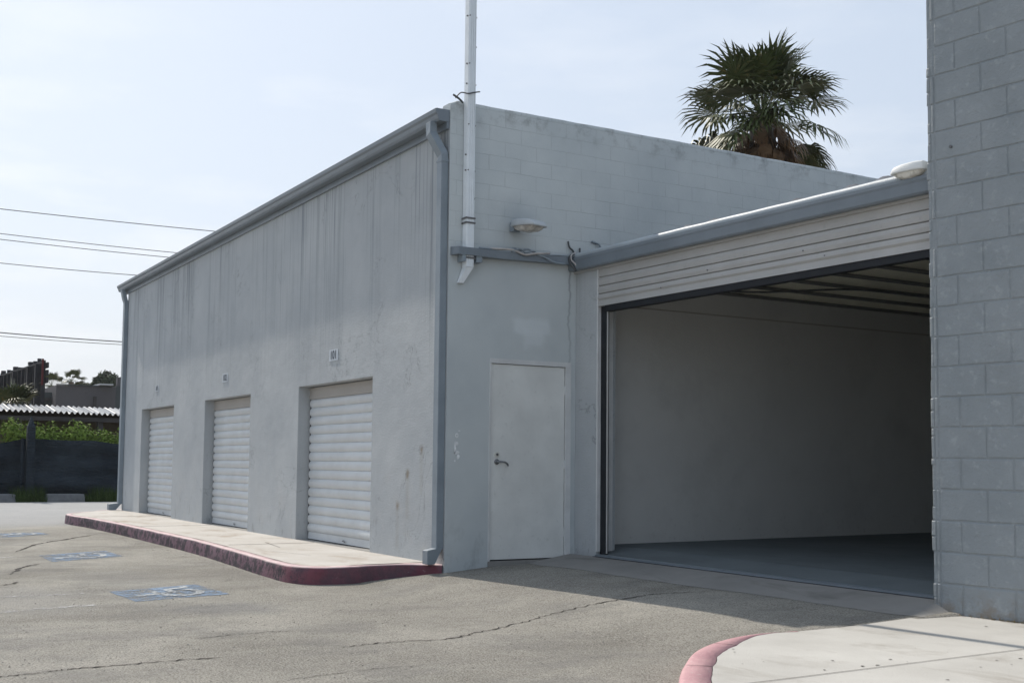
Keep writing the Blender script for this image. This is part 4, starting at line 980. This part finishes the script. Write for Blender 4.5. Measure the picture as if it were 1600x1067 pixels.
tree(-150, 22.8, 2, 8.6, 1.2, 'tiny faint tree beside the grey-green one', 6, 1500, .15)
palm(-120, 21.3, 8.6, 'small dark palm silhouette above the far roof', 18, 10, 21, .25, 1.0, .8)
palm(-118, 19.2, 8.0, 'squat flat-topped palm above the far roof, left of the trees', 16, 8, 22, .3, 1.0, .8)

# hills far off
HILL = paint('hill_scrub', (.10, .11, .09), .95, .2, .002)
mb = MB(); prof = [(-2500, 10), (-600, 150), (200, 230), (600, 300), (760, 340), (830, 356), (880, 335), (960, 285), (1060, 255), (1300, 200), (2500, 120), (4500, 10)]
prev = None
for i in range(120):
    y = -2500+7000*i/119; h_ = interp(y, [p[0] for p in prof], [p[1] for p in prof])*1.0+8*mnoise.noise(V(y*.006, 0, 0))
    cur = [V(-4300, y, -.2), V(-4700, y, h_*.55), V(-5200, y, h_), V(-5800, y, -.2)]
    if prev:
        for k in range(3): mb.quad(prev[k], cur[k], cur[k+1], prev[k+1])
    prev = cur
struct(mb.build('hills', HILL, smooth=True))

# ------------------------------------------------------------ overhead lines (a catenary each, x is fixed, runs along y)
def wire(y0, z0, y1, z1, r, label, x=-46.0):
    pts = []
    for i in range(41):
        t_ = -1.2+3.6*i/40; y = y0+(y1-y0)*t_; z = z0+(z1-z0)*t_-.25*(t_*(1-t_))*.3
        pts.append(V(x, y, z))
    tag(MB().tube(pts, r, 5).build('power_line', CABLE), label, 'power line', 'overhead power lines')
WIRES = [(0, 326.5, 335, 361.5, .016, 'highest dark overhead line crossing the sky at left'),
         (0, 365, 275, 395, .014, 'upper of the close pair of overhead lines in the middle of the sky'),
         (0, 374, 262, 402, .014, 'lower of the close pair of overhead lines in the middle of the sky'),
         (0, 411, 212, 430, .014, 'single overhead line reaching the tip of the eave'),
         (0, 519.5, 192, 534, .020, 'thick overhead line lowest in the sky, above a thinner one'),
         (0, 525, 192, 538.5, .012, 'thinner overhead line just under the thick lowest one')]
def at(px, py, x):
    d = rt*((px-800)/1851.756)-up*((py-598.54)/1851.756)+fw; k = x/d.x; return d.y*k, EYE+d.z*k
for (xa_, ya_, xb_, yb_, r_, lb) in WIRES:
    p, q = at(xa_, ya_, -46), at(xb_, yb_, -46); wire(p[0], p[1], q[0], q[1], r_, lb)

# ------------------------------------------------------------ air
hz_ = MB().box(-6050, 350, -5050, 5050, -1.4, 420).build('haze', (lambda m: m)(bpy.data.materials.new('haze_air')))
hm_ = hz_.data.materials[0]; hm_.use_nodes = True; t_ = hm_.node_tree; t_.nodes.clear()
pv = t_.nodes.new('ShaderNodeVolumePrincipled'); pv.inputs['Anisotropy'].default_value = .35; pv.inputs['Density'].default_value = 2.2e-4; pv.inputs['Color'].default_value = (.93, .96, 1, 1)
om = t_.nodes.new('ShaderNodeOutputMaterial'); t_.links.new(pv.outputs[0], om.inputs['Volume'])
hz_['kind'] = 'stuff'; hz_['label'] = 'thin pale haze over the whole scene'; hz_['category'] = 'haze'
